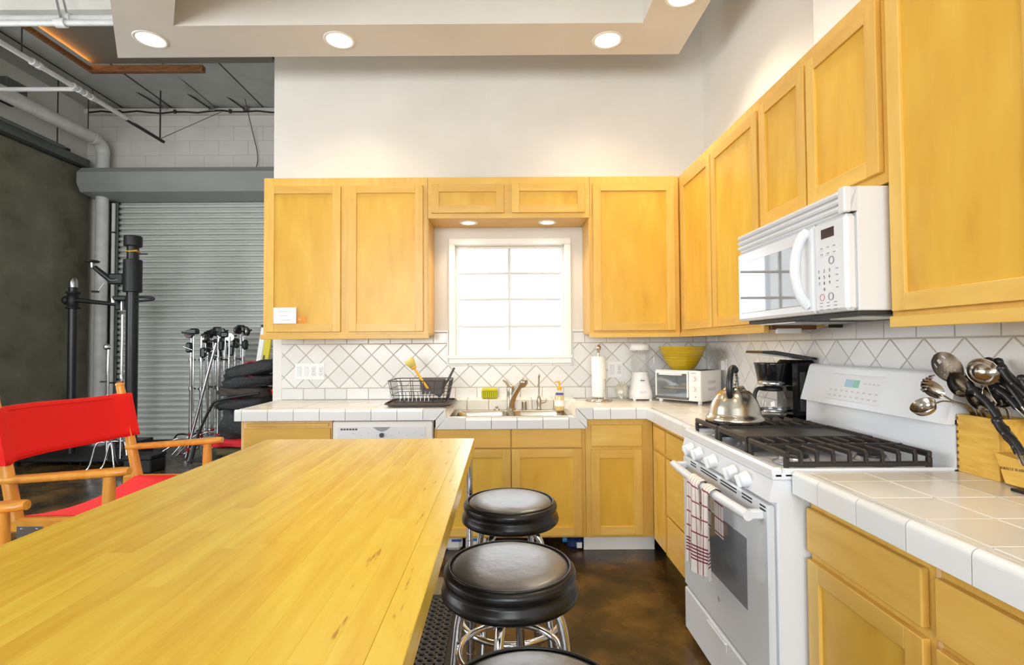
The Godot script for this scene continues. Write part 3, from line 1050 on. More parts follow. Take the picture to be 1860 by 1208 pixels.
func build_counters() -> void:
	var F := 3.111
	var t := thing("countertop", "white tiled L-shaped countertop along the sink wall to the range", "countertop", v(0, CT - 0.064, 3.4))
	var g: Material = M.top_grout
	part(t, "grout_bed", join([
		bl([-1.606, -0.375], [CT - 0.062, CT - 0.004], [F + 0.016, D - 0.001], 0.0), bl([0.457, 0.905], [CT - 0.062, CT - 0.004], [F + 0.016, D - 0.001], 0.0),
		bl([0.871, XW - 0.001], [CT - 0.062, CT - 0.003], [2.316, D - 0.001], 0.0), bl([-0.374, 0.456], [CT - 0.118, CT - 0.062], [F + 0.051, F + 0.053], 0.0),
		bl([-0.374, 0.456], [CT - 0.118, CT + 0.006], [3.525, D - 0.001], 0.0)]), g, -t.position)
	# front edge
	vcap_back(t, -1.622, -1.577, CT, F)
	for k in 7:
		vcap_back(t, -1.577 + TS * k, -1.577 + TS * (k + 1), CT, F)
	for e in [[0.534, 0.639], [0.639, 0.7935], [0.7935, 0.8685]]:
		vcap_back(t, e[0], e[1], CT, F)
	for k in 5:
		vcap_side(t, F - TS * (k + 1), F - TS * k, CT, 0.855)
	vcap_side(t, 2.316, F - TS * 5, CT, 0.855) if F - TS * 5 - 2.316 > 0.01 else null
	for k in 3:
		vcap_side(t, F + 0.05 + TS * k, F + 0.05 + TS * (k + 1), CT, -1.622)
	vcap_side(t, F + 0.05 + TS * 3, D - 0.001, CT, -1.622)
	field(t, [-1.572, -0.372], [F + 0.05, D - 0.008], -1.577, F + 0.05, CT)
	field(t, [0.455, XW - 0.008], [F + 0.05, D - 0.008], 0.905, F + 0.05, CT)
	field(t, [0.905, XW - 0.008], [2.316, F + 0.05], 0.905, F + 0.05, CT)
	# dropped sink bay: the edge caps turn down and back up with mitred joints, like a picture frame
	var ys := CT - 0.056
	var top := CT + 0.003
	var et: Material = M.edge_tile_1
	var frame := [
		[Vector2(-0.487, top), Vector2(-0.355, top), Vector2(-0.415, 0.826), Vector2(-0.487, 0.826)],
		[Vector2(-0.352, top - 0.002), Vector2(-0.412, 0.824), Vector2(-0.412, 0.773), Vector2(-0.352, 0.835)],
		[Vector2(-0.350, ys + 0.003), Vector2(-0.2335, ys + 0.003), Vector2(-0.2335, 0.770), Vector2(-0.410, 0.770)],
		[Vector2(0.533, top), Vector2(0.437, top), Vector2(0.5, 0.826), Vector2(0.533, 0.826)],
		[Vector2(0.434, top - 0.002), Vector2(0.497, 0.824), Vector2(0.497, 0.773), Vector2(0.434, 0.835)],
		[Vector2(0.432, ys + 0.003), Vector2(0.390, ys + 0.003), Vector2(0.390, 0.770), Vector2(0.495, 0.770)]]
	for q in frame:
		part(t, "mitre_tile", extrude(q, 0.05), et, v(0, 0, F) - t.position)
	for k in 4:
		vcap_back(t, -0.2335 + TS * k, -0.2335 + TS * (k + 1), ys, F)
	for k in 3:
		var d0 := F + 0.05 + 0.123 * k
		for s in [[-0.372, -0.336], [0.454, 0.427]]:
			var st := [Vector2(s[0], CT - 0.001), Vector2(s[1], ys + 0.002), Vector2(s[1], ys - 0.01), Vector2(s[0], ys - 0.01)]
			part(t, "slope_tile", extrude(st, 0.12), M["top_tile_%d" % (k % 3)], v(0, 0, d0 + 0.0015) - t.position)
	for k in 6:
		var xa := -0.40 + 0.1475 * k
		bb(t, "riser_tile", M["top_tile_%d" % (k % 3)], [xa + 0.0015, xa + 0.146], [ys - 0.004, CT + 0.006], [3.518, 3.526], 0.0015)
		bb(t, "ledge_tile", M["top_tile_%d" % ((k + 1) % 3)], [xa + 0.0015, xa + 0.146], [CT + 0.004, CT + 0.014], [3.518, D - 0.008], 0.003)
	t = thing("countertop", "white tiled countertop under the knife block beside the range", "countertop", v(1.16, CT - 0.064, 1.0))
	bb(t, "grout_bed", g, [0.871, XW - 0.001], [CT - 0.062, CT - 0.004], [0.45, 1.543], 0.0)
	vcap_side(t, 1.422, 1.545, CT, 0.855)
	for k in 6:
		vcap_side(t, 1.422 - TS * (k + 1), 1.422 - TS * k, CT, 0.855)
	field(t, [0.905, XW - 0.008], [0.46, 1.543], 0.905, 1.436, CT)


# ------------------------------------------------------------------ range
func build_stove() -> void:
	var en: Material = M.enamel
	var t := thing("gas_range", "white freestanding gas range with black grates and a checked towel on its handle", "stove", v(1.11, 0, 1.93))
	var o := -t.position
	var N := 1.550
	var Fa := 2.308
	bb(t, "body", en, [0.815, 1.42], [0.03, 0.862], [N + 0.004, Fa - 0.004], 0.004)
	for s in [[N + 0.03, N + 0.07], [Fa - 0.07, Fa - 0.03]]:
		for x in [[0.85, 0.89], [1.36, 1.4]]:
			bb(t, "foot", M.black_soft, x, [0, 0.03], s)
	# cooktop with a raised rim round a shallow well
	part(t, "cooktop", join([bl([0.802, 1.40], [0.862, 0.884], [N, Fa], 0.004), bl([0.802, 0.835], [0.866, 0.9], [N, Fa], 0.008), bl([0.835, 1.40], [0.87, 0.897], [N, N + 0.02], 0.005), bl([0.835, 1.40], [0.87, 0.897], [Fa - 0.02, Fa], 0.005)]), en, o)
	part(t, "control_panel", extrude([Vector2(0.803, 0.862), Vector2(0.788, 0.80), Vector2(0.83, 0.795), Vector2(0.83, 0.862)], Fa - N - 0.004), en, v(0, 0, N + 0.002) + o)
	for d in [2.186, 2.093, 1.954, 1.788, 1.693]:
		var kn := part(t, "knob", lathe([Vector2(0, -0.002), Vector2(0.026, -0.002), Vector2(0.026, 0.004), Vector2(0.0245, 0.006), Vector2(0.0245, 0.006), Vector2(0.0215, 0.026), Vector2(0.019, 0.029), Vector2(0, 0.029)], 24), M.enamel_soft, v(0.793, 0.832, d) + o, Vector3(0, 0, 104))
		part(kn, "grip", cbox(Vector3(0.042, 0.014, 0.011), 0.004), M.enamel_soft, Vector3(0, 0.033, 0), Vector3(0, 15, 0))
	# oven door
	var dr := bb(t, "oven_door", M.oven_glass, [0.79, 0.814], [0.225, 0.784], [N + 0.012, Fa - 0.012], 0.006)
	bb(dr, "window", M.oven_window, [0.7885, 0.795], [0.404, 0.636], [1.70, 2.16], 0.001)
	part(dr, "badge", cyl(0.0095, 0.002, 24, 0.0005), M.print_grey, v(0.79, 0.33, 1.93) - origin(dr), Vector3(0, 0, 90))
	for s in [[2.14, 2.20], [1.93, 2.09], [1.77, 1.90], [1.66, 1.73], [1.575, 1.61]]:
		for k in 2:
			bb(dr, "vent_slot", M.dark_slot, [0.7892, 0.795], [0.762 + 0.011 * k, 0.767 + 0.011 * k], s, 0.0)
	var bar := []
	for i in 13:
		var s := i / 12.0
		bar.append(v(0.742 - 0.012 * sin(PI * s), 0.748, lerpf(1.585, 2.273, s)))
	part(t, "oven_handle", tube(bar, 0.0165, 12), en, o)
	for d in [1.60, 2.258]:
		bb(t, "handle_post", en, [0.735, 0.793], [0.734, 0.762], [d - 0.013, d + 0.013], 0.005)
	var sd := bb(t, "storage_drawer", en, [0.79, 0.814], [0.035, 0.213], [N + 0.012, Fa - 0.012], 0.006)
	bb(sd, "pull_recess", M.enamel_soft, [0.7885, 0.8], [0.165, 0.198], [1.87, 2.03], 0.002)
	bb(sd, "pull_lip", en, [0.781, 0.792], [0.196, 0.204], [1.865, 2.035], 0.003)
	# backguard
	part(t, "backguard", extrude([Vector2(1.345, 0.88), Vector2(1.35, 1.04), Vector2(1.43, 1.04), Vector2(1.43, 0.88)], Fa - N), en, v(0, 0, N) + o)
	var cons := [Vector2(1.322, 1.026)]
	for k in 6:
		var a := deg_to_rad(165.0 - 15.0 * k)
		cons.append(Vector2(1.384 + cos(a) * 0.02, 1.165 + sin(a) * 0.018))
	cons.append_array([Vector2(1.43, 1.18), Vector2(1.43, 1.026)])
	var co := part(t, "console", extrude(cons, Fa - N), en, v(0, 0, N) + o)
	var tilt := rad_to_deg(atan2(1.365 - 1.322, 1.17 - 1.026))
	var pan := empty(co, "display_panel", v(1.3428, 1.098, 1.985) + o - co.position)
	pan.rotation_degrees = Vector3(0, -90, 0)
	pan.rotation_order = EULER_ORDER_YXZ
	pan.rotation_degrees.x = -tilt
	part(pan, "surround", cbox(Vector3(0.30, 0.106, 0.004), 0.0015), M.enamel_soft)
	part(pan, "screen", cbox(Vector3(0.05, 0.03, 0.001), 0.0), M.lcd_blue, Vector3(-0.028, 0.018, 0.0024))
	part(pan, "screen", cbox(Vector3(0.03, 0.03, 0.001), 0.0), M.lcd_green, Vector3(0.012, 0.018, 0.0024))
	for k in 18:
		part(pan, "button_print", cbox(Vector3(0.014, 0.006, 0.0006), 0.0), M.print_faint, Vector3(-0.128 + 0.032 * (k % 9), -0.014 - 0.022 * (k / 9), 0.0022))
	for k in 4:
		part(pan, "button_print", cbox(Vector3(0.012, 0.005, 0.0006), 0.0), M.print_faint, Vector3(0.06 + 0.022 * k, 0.022, 0.0022))
	# burners and grates
	for p in [[0.94, 1.68], [1.19, 1.68], [0.94, 2.185], [1.19, 2.185]]:
		var b := part(t, "burner", lathe([Vector2(0.062, 0.0), Vector2(0.066, 0.004), Vector2(0.05, 0.01), Vector2(0.05, 0.01), Vector2(0.044, 0.022), Vector2(0, 0.022)], 28), M.burner_pan, v(p[0], 0.884, p[1]) + o)
		part(b, "cap", lathe([Vector2(0.038, 0.022), Vector2(0.04, 0.028), Vector2(0.034, 0.032), Vector2(0, 0.033)], 28), M.cast_iron)
	for e in [[1.562, 1.803], [2.068, 2.298]]:
		var gr := empty(t, "grate", v(1.067, 0.9, (e[0] + e[1]) / 2) + o)
		var ci: Material = M.cast_iron
		var X := [0.846, 1.292]
		for d in e:
			var s: float = 1.0 if d == e[0] else -1.0
			bb(gr, "rail", ci, X, [0.899, 0.914], [d, d + 0.014 * s], 0.004)
		for x in [[X[0], X[0] + 0.014], [X[1] - 0.014, X[1]]]:
			bb(gr, "rail", ci, x, [0.926, 0.945], e, 0.004)
			for d in [e[0] + 0.008, e[1] - 0.008]:
				bb(gr, "foot", ci, x, [0.884, 0.928], [d - 0.008, d + 0.008], 0.003)
		var mid: float = (e[0] + e[1]) / 2
		bb(gr, "spine", ci, X, [0.93, 0.947], [mid - 0.006, mid + 0.006], 0.003)
		for k in 8:
			var xc: float = X[0] + 0.05 + 0.0495 * k
			var gap: float = 0.0 if k in [3, 4] else 0.035
			for s in [[e[0] + 0.004, mid - gap], [mid + gap, e[1] - 0.004]]:
				bb(gr, "finger", ci, [xc - 0.005, xc + 0.005], [0.933, 0.949], s, 0.003)
			for d in [e[0] + 0.007, e[1] - 0.007]:
				bb(gr, "upright", ci, [xc - 0.005, xc + 0.005], [0.906, 0.94], [d - 0.006, d + 0.006], 0.002)
	var gd := empty(t, "griddle", v(1.067, 0.9, 1.935) + o)
	bb(gd, "plate", M.griddle, [0.852, 1.286], [0.928, 0.938], [1.81, 2.061], 0.004)
	for s in [[1.81, 1.822], [2.049, 2.061]]:
		bb(gd, "rail", M.cast_iron, [0.846, 1.292], [0.925, 0.947], s, 0.004)
	for x in [[0.846, 0.86], [1.278, 1.292]]:
		bb(gd, "rail", M.cast_iron, x, [0.924, 0.947], [1.81, 2.061], 0.004)
		for d in [1.82, 2.05]:
			bb(gd, "foot", M.cast_iron, x, [0.884, 0.928], [d - 0.008, d + 0.008], 0.003)
	# checked towel folded over the handle
	var im := Image.create(160, 320, false, Image.FORMAT_RGB8)
	im.fill(rgb(240, 232, 224))
	var mar := rgb(122, 34, 62)
	for k in 5:
		im.fill_rect(Rect2i(12 + 34 * k, 0, 3, 320), mar.lerp(rgb(240, 232, 224), 0.12))
	for k in 8:
		im.fill_rect(Rect2i(0, 10 + 32 * k, 160, 3), mar.lerp(rgb(240, 232, 224), 0.12))
	for k in 5:
		im.fill_rect(Rect2i(0, 262 + 7 * k, 160, 3), mar)
	var tm := mat("towel", Color(1, 1, 1), 0.9)
	tm.albedo_texture = ImageTexture.create_from_image(im)
	tm.cull_mode = BaseMaterial3D.CULL_DISABLED
	var tw := thing("dish_towel", "white dish towel with maroon checks hanging over the oven handle", "towel", v(0.73, 0.42, 1.87))
	for lay in [[1.885, 2.03, 0.325, 0.0, 0.0], [1.785, 1.878, 0.295, 1.7, 0.012]]:
		var st := start(0)
		var pts := []
		for i in 31:
			var row := []
			for j in 13:
				var sj := j / 12.0
				var d := lerpf(lay[1], lay[0], sj)
				var si := i / 30.0
				var L: float = si * (lay[2] + 0.22)    # length of cloth from the front hem
				var spread: float = clampf(1.0 - L / lay[2], 0.0, 1.0)
				var rip: float = 0.010 * sin(sj * 9.0 + lay[3]) * (0.25 + spread)
				d = lerpf((lay[0] + lay[1]) / 2, d, 0.78 + 0.35 * spread)
				var x: float
				var y: float
				if L < lay[2]:
					x = 0.708 - lay[4] * 0.3 + rip
					y = 0.751 - lay[2] + L
				elif L < lay[2] + 0.065:
					var a: float = PI * (L - lay[2]) / 0.065
					x = 0.730 - cos(a) * 0.0225
					y = 0.751 + sin(a) * 0.0215
				else:
					x = 0.7535
					y = 0.751 - (L - lay[2] - 0.065)
				row.append([v(x, y, d), Vector2(sj if lay[3] == 0.0 else sj * 0.7 + 0.2, 1.0 - si * 0.98)])
			pts.append(row)
		for i in 30:
			for j in 12:
				for q in [[0, 0], [1, 0], [1, 1], [0, 0], [1, 1], [0, 1]]:
					var e: Array = pts[i + q[0]][j + q[1]]
					st.set_uv(e[1])
					st.add_vertex(e[0] - tw.position)
		part(tw, "fold", done(st), tm)


# ------------------------------------------------------------------ microwave
func build_microwave() -> void:
	var en: Material = M.enamel
	var t := thing("microwave", "white over-range microwave with a mirrored door and curved handle", "microwave", v(1.25, 1.367, 1.935))
	var o := -t.position
	bb(t, "body", M.enamel_soft, [1.085, 1.45], [1.372, 1.755], [1.57, 2.298], 0.003)
	bb(t, "underside", M.dark_steel, [1.09, 1.44], [1.358, 1.372], [1.58, 2.29], 0.002)
	bb(t, "filter", M.chrome_dull, [1.12, 1.36], [1.352, 1.358], [1.98, 2.25], 0.001)
	bb(t, "lamp_cover", M.appliance_cream, [1.14, 1.3], [1.353, 1.358], [1.64, 1.8], 0.001)
	var door := bb(t, "door", en, [1.048, 1.085], [1.372, 1.672], [1.735, 2.298], 0.010)
	bb(door, "window", M.mirror_glass, [1.0455, 1.052], [1.404, 1.622], [1.815, 2.27], 0.002)
	var pn := bb(t, "control_panel", en, [1.048, 1.085], [1.372, 1.672], [1.57, 1.733], 0.010)
	bb(pn, "display", M.display_brown, [1.0465, 1.05], [1.613, 1.644], [1.625, 1.69], 0.0005)
	# button rows and print
	var x := 1.0472
	for r in 2:
		for c in 3:
			bb(pn, "button", M.enamel_soft, [x, x + 0.002], [1.575 - 0.02 * r, 1.589 - 0.02 * r], [1.612 + 0.032 * c, 1.637 + 0.032 * c], 0.0005)
			bb(pn, "print_mark", M.print_grey, [x - 0.0004, x + 0.001], [1.581 - 0.02 * r, 1.584 - 0.02 * r], [1.618 + 0.032 * c, 1.631 + 0.032 * c], 0.0)
	var font := SystemFont.new()
	font.font_names = PackedStringArray(["Droid Sans"])
	for k in 10:
		var tx := TextMesh.new()
		tx.text = "1234567890"[k]
		tx.font = font
		tx.font_size = 12
		tx.pixel_size = 0.0011
		tx.depth = 0.0006
		tx.curve_step = 2.0
		var r := k / 3
		var c := (k % 3) if k < 9 else 1
		part(pn, "numeral", tx, M.print_dark, v(x, 1.508 - 0.02 * r, 1.705 - 0.027 * c) - origin(pn), Vector3(0, -90, 0))
	for r in 4:
		bb(pn, "print_mark", M.print_grey, [x, x + 0.001], [1.507 - 0.02 * r, 1.510 - 0.02 * r], [1.608, 1.62], 0.0)
	for e in [[1.538, 1.64, 0.012, "print_dark"], [1.422, 1.69, 0.011, "print_red"], [1.422, 1.645, 0.012, "print_dark"]]:
		part(pn, "button_ring", tube(ring_pts(Vector3.ZERO, e[2], 20), 0.0009, 5, true), M[e[3]], v(x, e[0], e[1]) - origin(pn), Vector3(0, 0, 90))
	for r in 3:
		for c in 3:
			bb(pn, "print_mark", M.print_grey, [x, x + 0.001], [1.402 - 0.011 * r, 1.405 - 0.011 * r], [1.617 + 0.036 * c, 1.632 + 0.036 * c], 0.0)
	bb(t, "vent_grille", en, [1.062, 1.09], [1.675, 1.755], [1.57, 2.298], 0.004)
	for k in 3:
		bb(t, "louvre", en, [1.046, 1.07], [1.685 + 0.023 * k, 1.702 + 0.023 * k], [1.60, 2.297], 0.006)
	bb(t, "grille_end", en, [1.046, 1.09], [1.675, 1.755], [1.57, 1.602], 0.004)
	var hp := []
	for i in 17:
		var s := i / 16.0
		hp.append(v(1.05 - 0.045 * sin(PI * s) ** 0.6, lerpf(1.40, 1.655, s), 1.772))
	part(t, "handle", tube(hp, 0.0135, 12, false, -1.0, 1.3), en, o)
	# wiring tucked under the cabinet beside the microwave
	var wb := thing("junction_strip", "small cream junction box and cable under the corner wall cabinet", "cable box", v(1.33, 1.33, 2.28))
	bb(wb, "box", M.appliance_cream, [1.22, 1.33], [1.318, 1.34], [2.30, 2.318], 0.002)
	bb(wb, "batten", M.brown_wood, [1.2, 1.40], [1.335, 1.3575], [2.305, 2.333], 0.001)
	part(wb, "cable", tube(smooth_path([v(1.33, 1.33, 2.3), v(1.36, 1.322, 2.27), v(1.38, 1.335, 2.24), v(1.40, 1.347, 2.2)]), 0.004, 8), M.print_grey, -wb.position)
	bb(wb, "plug", M.black_soft, [1.385, 1.43], [1.338, 1.352], [2.17, 2.2], 0.002)


# ------------------------------------------------------------------ table, stools, chairs
func build_table() -> void:
	var t := thing("worktable", "long butcher block worktable on chrome wire-shelf posts", "table", v(-0.535, 0, 1.165))
	var top := empty(t, "table_top", Vector3(0, 0.855, 0))
	var n := 18
	var w := 0.83 / n
	for i in n:
		var cuts := [0.25, 2.08]
		for k in 1 + (i % 2):
			cuts.append(0.55 + 1.2 * rng.randf())
		cuts.sort()
		for k in cuts.size() - 1:
			var m := rng.randi() % 6
			if i > 13:
				m = [3, 6, 5, 6][(i + k) % 4]
			bb(top, "stave", M["block_%d" % m], [-0.95 + w * i, -0.95 + w * (i + 1)], [0.855, 0.9], [cuts[k], cuts[k + 1]], 0.0012 if i == n - 1 or i == 0 else 0.0003)
	for x in [-0.137, -0.93]:
		for d in [2.035, 0.3]:
			var p := empty(t, "leg", v(x, 0, d) - t.position)
			part(p, "post", cyl(0.0125, 0.83, 14), M.chrome, Vector3(0, 0.025, 0))
			part(p, "foot", cyl(0.018, 0.025, 14, 0.003), M.black_soft)
			for k in 12:
				part(p, "groove_ring", tube(ring_pts(Vector3(0, 0.08 + 0.062 * k, 0), 0.0128, 14), 0.0012, 4, true), M.chrome_dull)
	part(t, "apron_frame", join([bl([-0.93, -0.137], [0.82, 0.853], [2.025, 2.045]), bl([-0.93, -0.137], [0.82, 0.853], [0.29, 0.31])]), M.chrome, -t.position)


func build_stools() -> void:
	var t := thing("bar_stool", "round black vinyl bar stool beside the chrome table post, near the sink cabinet", "stool", v(0.02, 0, 1.93), 10.0, "black vinyl bar stools")
	part(t, "pad", lathe([Vector2(0, 0.7085), Vector2(0.05, 0.708), Vector2(0.1, 0.7055), Vector2(0.14, 0.701), Vector2(0.156, 0.694), Vector2(0.158, 0.685)], 48), M.vinyl_sheen_top)
	part(t, "piping", tube(ring_pts(Vector3(0, 0.6965, 0), 0.159, 48), 0.0034, 8, true), M.vinyl)
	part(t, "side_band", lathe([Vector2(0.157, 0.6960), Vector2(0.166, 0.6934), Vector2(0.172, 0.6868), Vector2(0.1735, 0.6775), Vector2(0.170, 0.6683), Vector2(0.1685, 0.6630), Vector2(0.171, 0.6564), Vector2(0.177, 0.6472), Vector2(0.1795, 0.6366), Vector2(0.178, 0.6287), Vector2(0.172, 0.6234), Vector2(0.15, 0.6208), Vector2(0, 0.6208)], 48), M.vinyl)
	part(t, "swivel", lathe([Vector2(0.075, 0.621), Vector2(0.075, 0.604), Vector2(0.06, 0.6), Vector2(0, 0.6)], 28), M.chrome_dull)
	for k in 4:
		var a := TAU * (k + 0.5) / 4.0
		var c := Vector3(cos(a), 0, sin(a))
		var up := Vector3.UP
		part(t, "leg", tube(smooth_path([c * 0.045 + up * 0.606, c * 0.085 + up * 0.604, c * 0.118 + up * 0.588, c * 0.138 + up * 0.54, c * 0.15 + up * 0.44, c * 0.172 + up * 0.22, c * 0.198 + up * 0.012], 6), 0.0125, 12), M.chrome)
		part(t, "foot_cap", cyl(0.016, 0.014, 14, 0.003), M.black_soft, c * 0.1985)
	part(t, "brace_ring", tube(ring_pts(Vector3(0, 0.47, 0), 0.134, 40), 0.0095, 10, true), M.chrome)
	part(t, "foot_ring", tube(ring_pts(Vector3(0, 0.27, 0), 0.181, 44), 0.0115, 10, true), M.chrome)
	for e in [["round black vinyl bar stool in the middle of the row along the table", 0.012, 1.372, 33.0], ["round black vinyl bar stool at the open-floor end of the row along the table", 0.046, 0.835, 61.0]]:
		var s: Node3D = t.duplicate()
		s.name = numbered("bar_stool")
		add_child(s)
		s.position = v(e[1], 0, e[2])
		s.rotation_degrees.y = e[3]
		s.set_meta("label", e[0])


func board(pts: Array, w: Array, th: float) -> ArrayMesh:   # flat rounded board along a path
	var rings := []
	for i in pts.size():
		var t: Vector3 = (pts[min(i + 1, pts.size() - 1)] - pts[max(i - 1, 0)]).normalized()
		var side := t.cross(Vector3.UP).normalized()
		var up := side.cross(t)
		var r := []
		for p in rrect(w[i], th, th * 0.45, 3):
			r.append(pts[i] + side * p.x + up * p.y)
		rings.append(r)
	return loft(rings)


func make_chair(label: String) -> Node3D:
	var t := thing("director_chair", label, "chair", Vector3.ZERO, 0.0, "red director's chairs")
	var wd: Material = M.chair_wood
	var lean := tan(0.206)
	for s in [-1.0, 1.0]:
		var z: float = 0.284 * s
		var sr := empty(t, "side_rail", Vector3(0, 0.66, z))
		part(sr, "bar", cbox(Vector3(0.50, 0.05, 0.03), 0.008), wd, Vector3(0.19, 0.027, 0))
		if s > 0:
			part(sr, "hinge_plate", cbox(Vector3(0.085, 0.045, 0.003), 0.001), M.chrome_dull, Vector3(0.06, 0.005, 0.0166))
			for x in [0.035, 0.085]:
				part(sr, "screw", cyl(0.004, 0.003, 10, 0.001), M.chrome, Vector3(x, 0.018, 0.018), Vector3(90, 0, 0))
		part(t, "back_post", tube([Vector3(0, 0.70, z), Vector3(-lean * 0.2, 0.90, z), Vector3(-lean * 0.40, 1.10, z)], 0.021, 14, false, 0.016), wd)
		part(t, "post_finial", lathe([Vector2(0.0145, 0), Vector2(0.0175, 0.006), Vector2(0.0165, 0.013), Vector2(0.010, 0.0175), Vector2(0, 0.0185)], 16), wd, Vector3(-lean * 0.405, 1.099, z))
		part(t, "arm", board([Vector3(-0.045, 0.833, z), Vector3(0.0, 0.836, z), Vector3(0.12, 0.844, z), Vector3(0.25, 0.853, z), Vector3(0.33, 0.859, z), Vector3(0.358, 0.861, z), Vector3(0.372, 0.862, z)], [0.04, 0.048, 0.052, 0.056, 0.056, 0.046, 0.024], 0.024), wd)
		part(t, "front_post", tube([Vector3(0.305, 0.70, z), Vector3(0.305, 0.85, z)], 0.021, 14, false, 0.0165), wd)
		part(t, "floor_rail", cbox(Vector3(0.50, 0.035, 0.03), 0.006), wd, Vector3(0.19, 0.0185, z))
		for x in [0.03, 0.35]:
			part(t, "leg", tube([Vector3(x, 0.665, z * 0.98), Vector3(x + 0.012 * s, 0.34, 0), Vector3(x, 0.03, -z * 0.98)], 0.014, 10), wd)
	part(t, "foot_rest", cbox(Vector3(0.03, 0.02, 0.55), 0.005), wd, Vector3(0.4, 0.2, 0))
	# canvas back: sleeves round the posts, slight belly
	var rings := []
	for i in 25:
		var s := i / 24.0 * 2.0 - 1.0
		var z := 0.311 * s
		var belly := 0.022 * (1.0 - s * s)
		var th := lerpf(0.0035, 0.027, smoothstep(0.80, 0.88, absf(s)))
		var r := []
		var hs := []
		for k in 9:
			hs.append(0.885 + 0.185 * k / 8.0)
		for h in hs:
			r.append(Vector3(-lean * (h - 0.70) + th - belly, h + 0.004 * sin(s * 3.0), z))
		hs.reverse()
		for h in hs:
			r.append(Vector3(-lean * (h - 0.70) - th - belly, h + 0.004 * sin(s * 3.0), z))
		rings.append(r)
	var cb := part(t, "canvas_back", loft(rings), M.red_canvas)
	for h in [0.897, 1.056]:
		var line := []
		for i in 13:
			var s := (i / 12.0 * 2.0 - 1.0) * 0.86
			line.append(Vector3(-lean * (h - 0.70) + 0.0042 - 0.022 * (1.0 - s * s), h + 0.004 * sin(s * 3.0), 0.311 * s))
		part(cb, "hem_stitch", tube(line, 0.0016, 5), M.red_canvas)
	rings = []
	for i in 17:
		var s := i / 16.0 * 2.0 - 1.0
		var y := 0.712 - 0.035 * (1.0 - s * s)
		rings.append([Vector3(0.0, y, 0.27 * s), Vector3(0.41, y, 0.27 * s), Vector3(0.41, y - 0.004, 0.27 * s), Vector3(0.0, y - 0.004, 0.27 * s)])
	part(t, "canvas_seat", loft(rings), M.red_canvas)
	return t


func build_chairs() -> void:
	var a := make_chair("red canvas director's chair with its whole red back showing beside the worktable")
	a.position = v(-1.617, 0, 2.01)
	var b: Node3D = a.duplicate()
	b.name = numbered("director_chair")
	add_child(b)
	b.position = v(-1.617, 0, 1.075)
	b.set_meta("label", "director's chair of which only a wooden arm tip shows")


# ------------------------------------------------------------------ warehouse bay
func blob(size: Vector3, wob := 0.08, sd := 1, flat := 0.75) -> ArrayMesh:
	var n := FastNoiseLite.new()
	n.seed = sd
	n.frequency = 0.9
	var rings := []
	for i in 13:
		var ph := lerpf(-PI / 2 + 0.02, PI / 2 - 0.02, i / 12.0)
		var r := []
		for k in 24:
			var th := TAU * k / 24
			var d := Vector3(cos(ph) * cos(th), sin(ph), cos(ph) * sin(th))
			var q := Vector3(sign(d.x) * absf(d.x) ** flat, sign(d.y) * absf(d.y) ** flat, sign(d.z) * absf(d.z) ** flat)
			var w := 1.0 + wob * n.get_noise_3d(d.x * 2.0, d.y * 2.0, d.z * 2.0) * 2.0
			r.append(q * size / 2.0 * w)
		rings.append(r)
	return loft(rings)


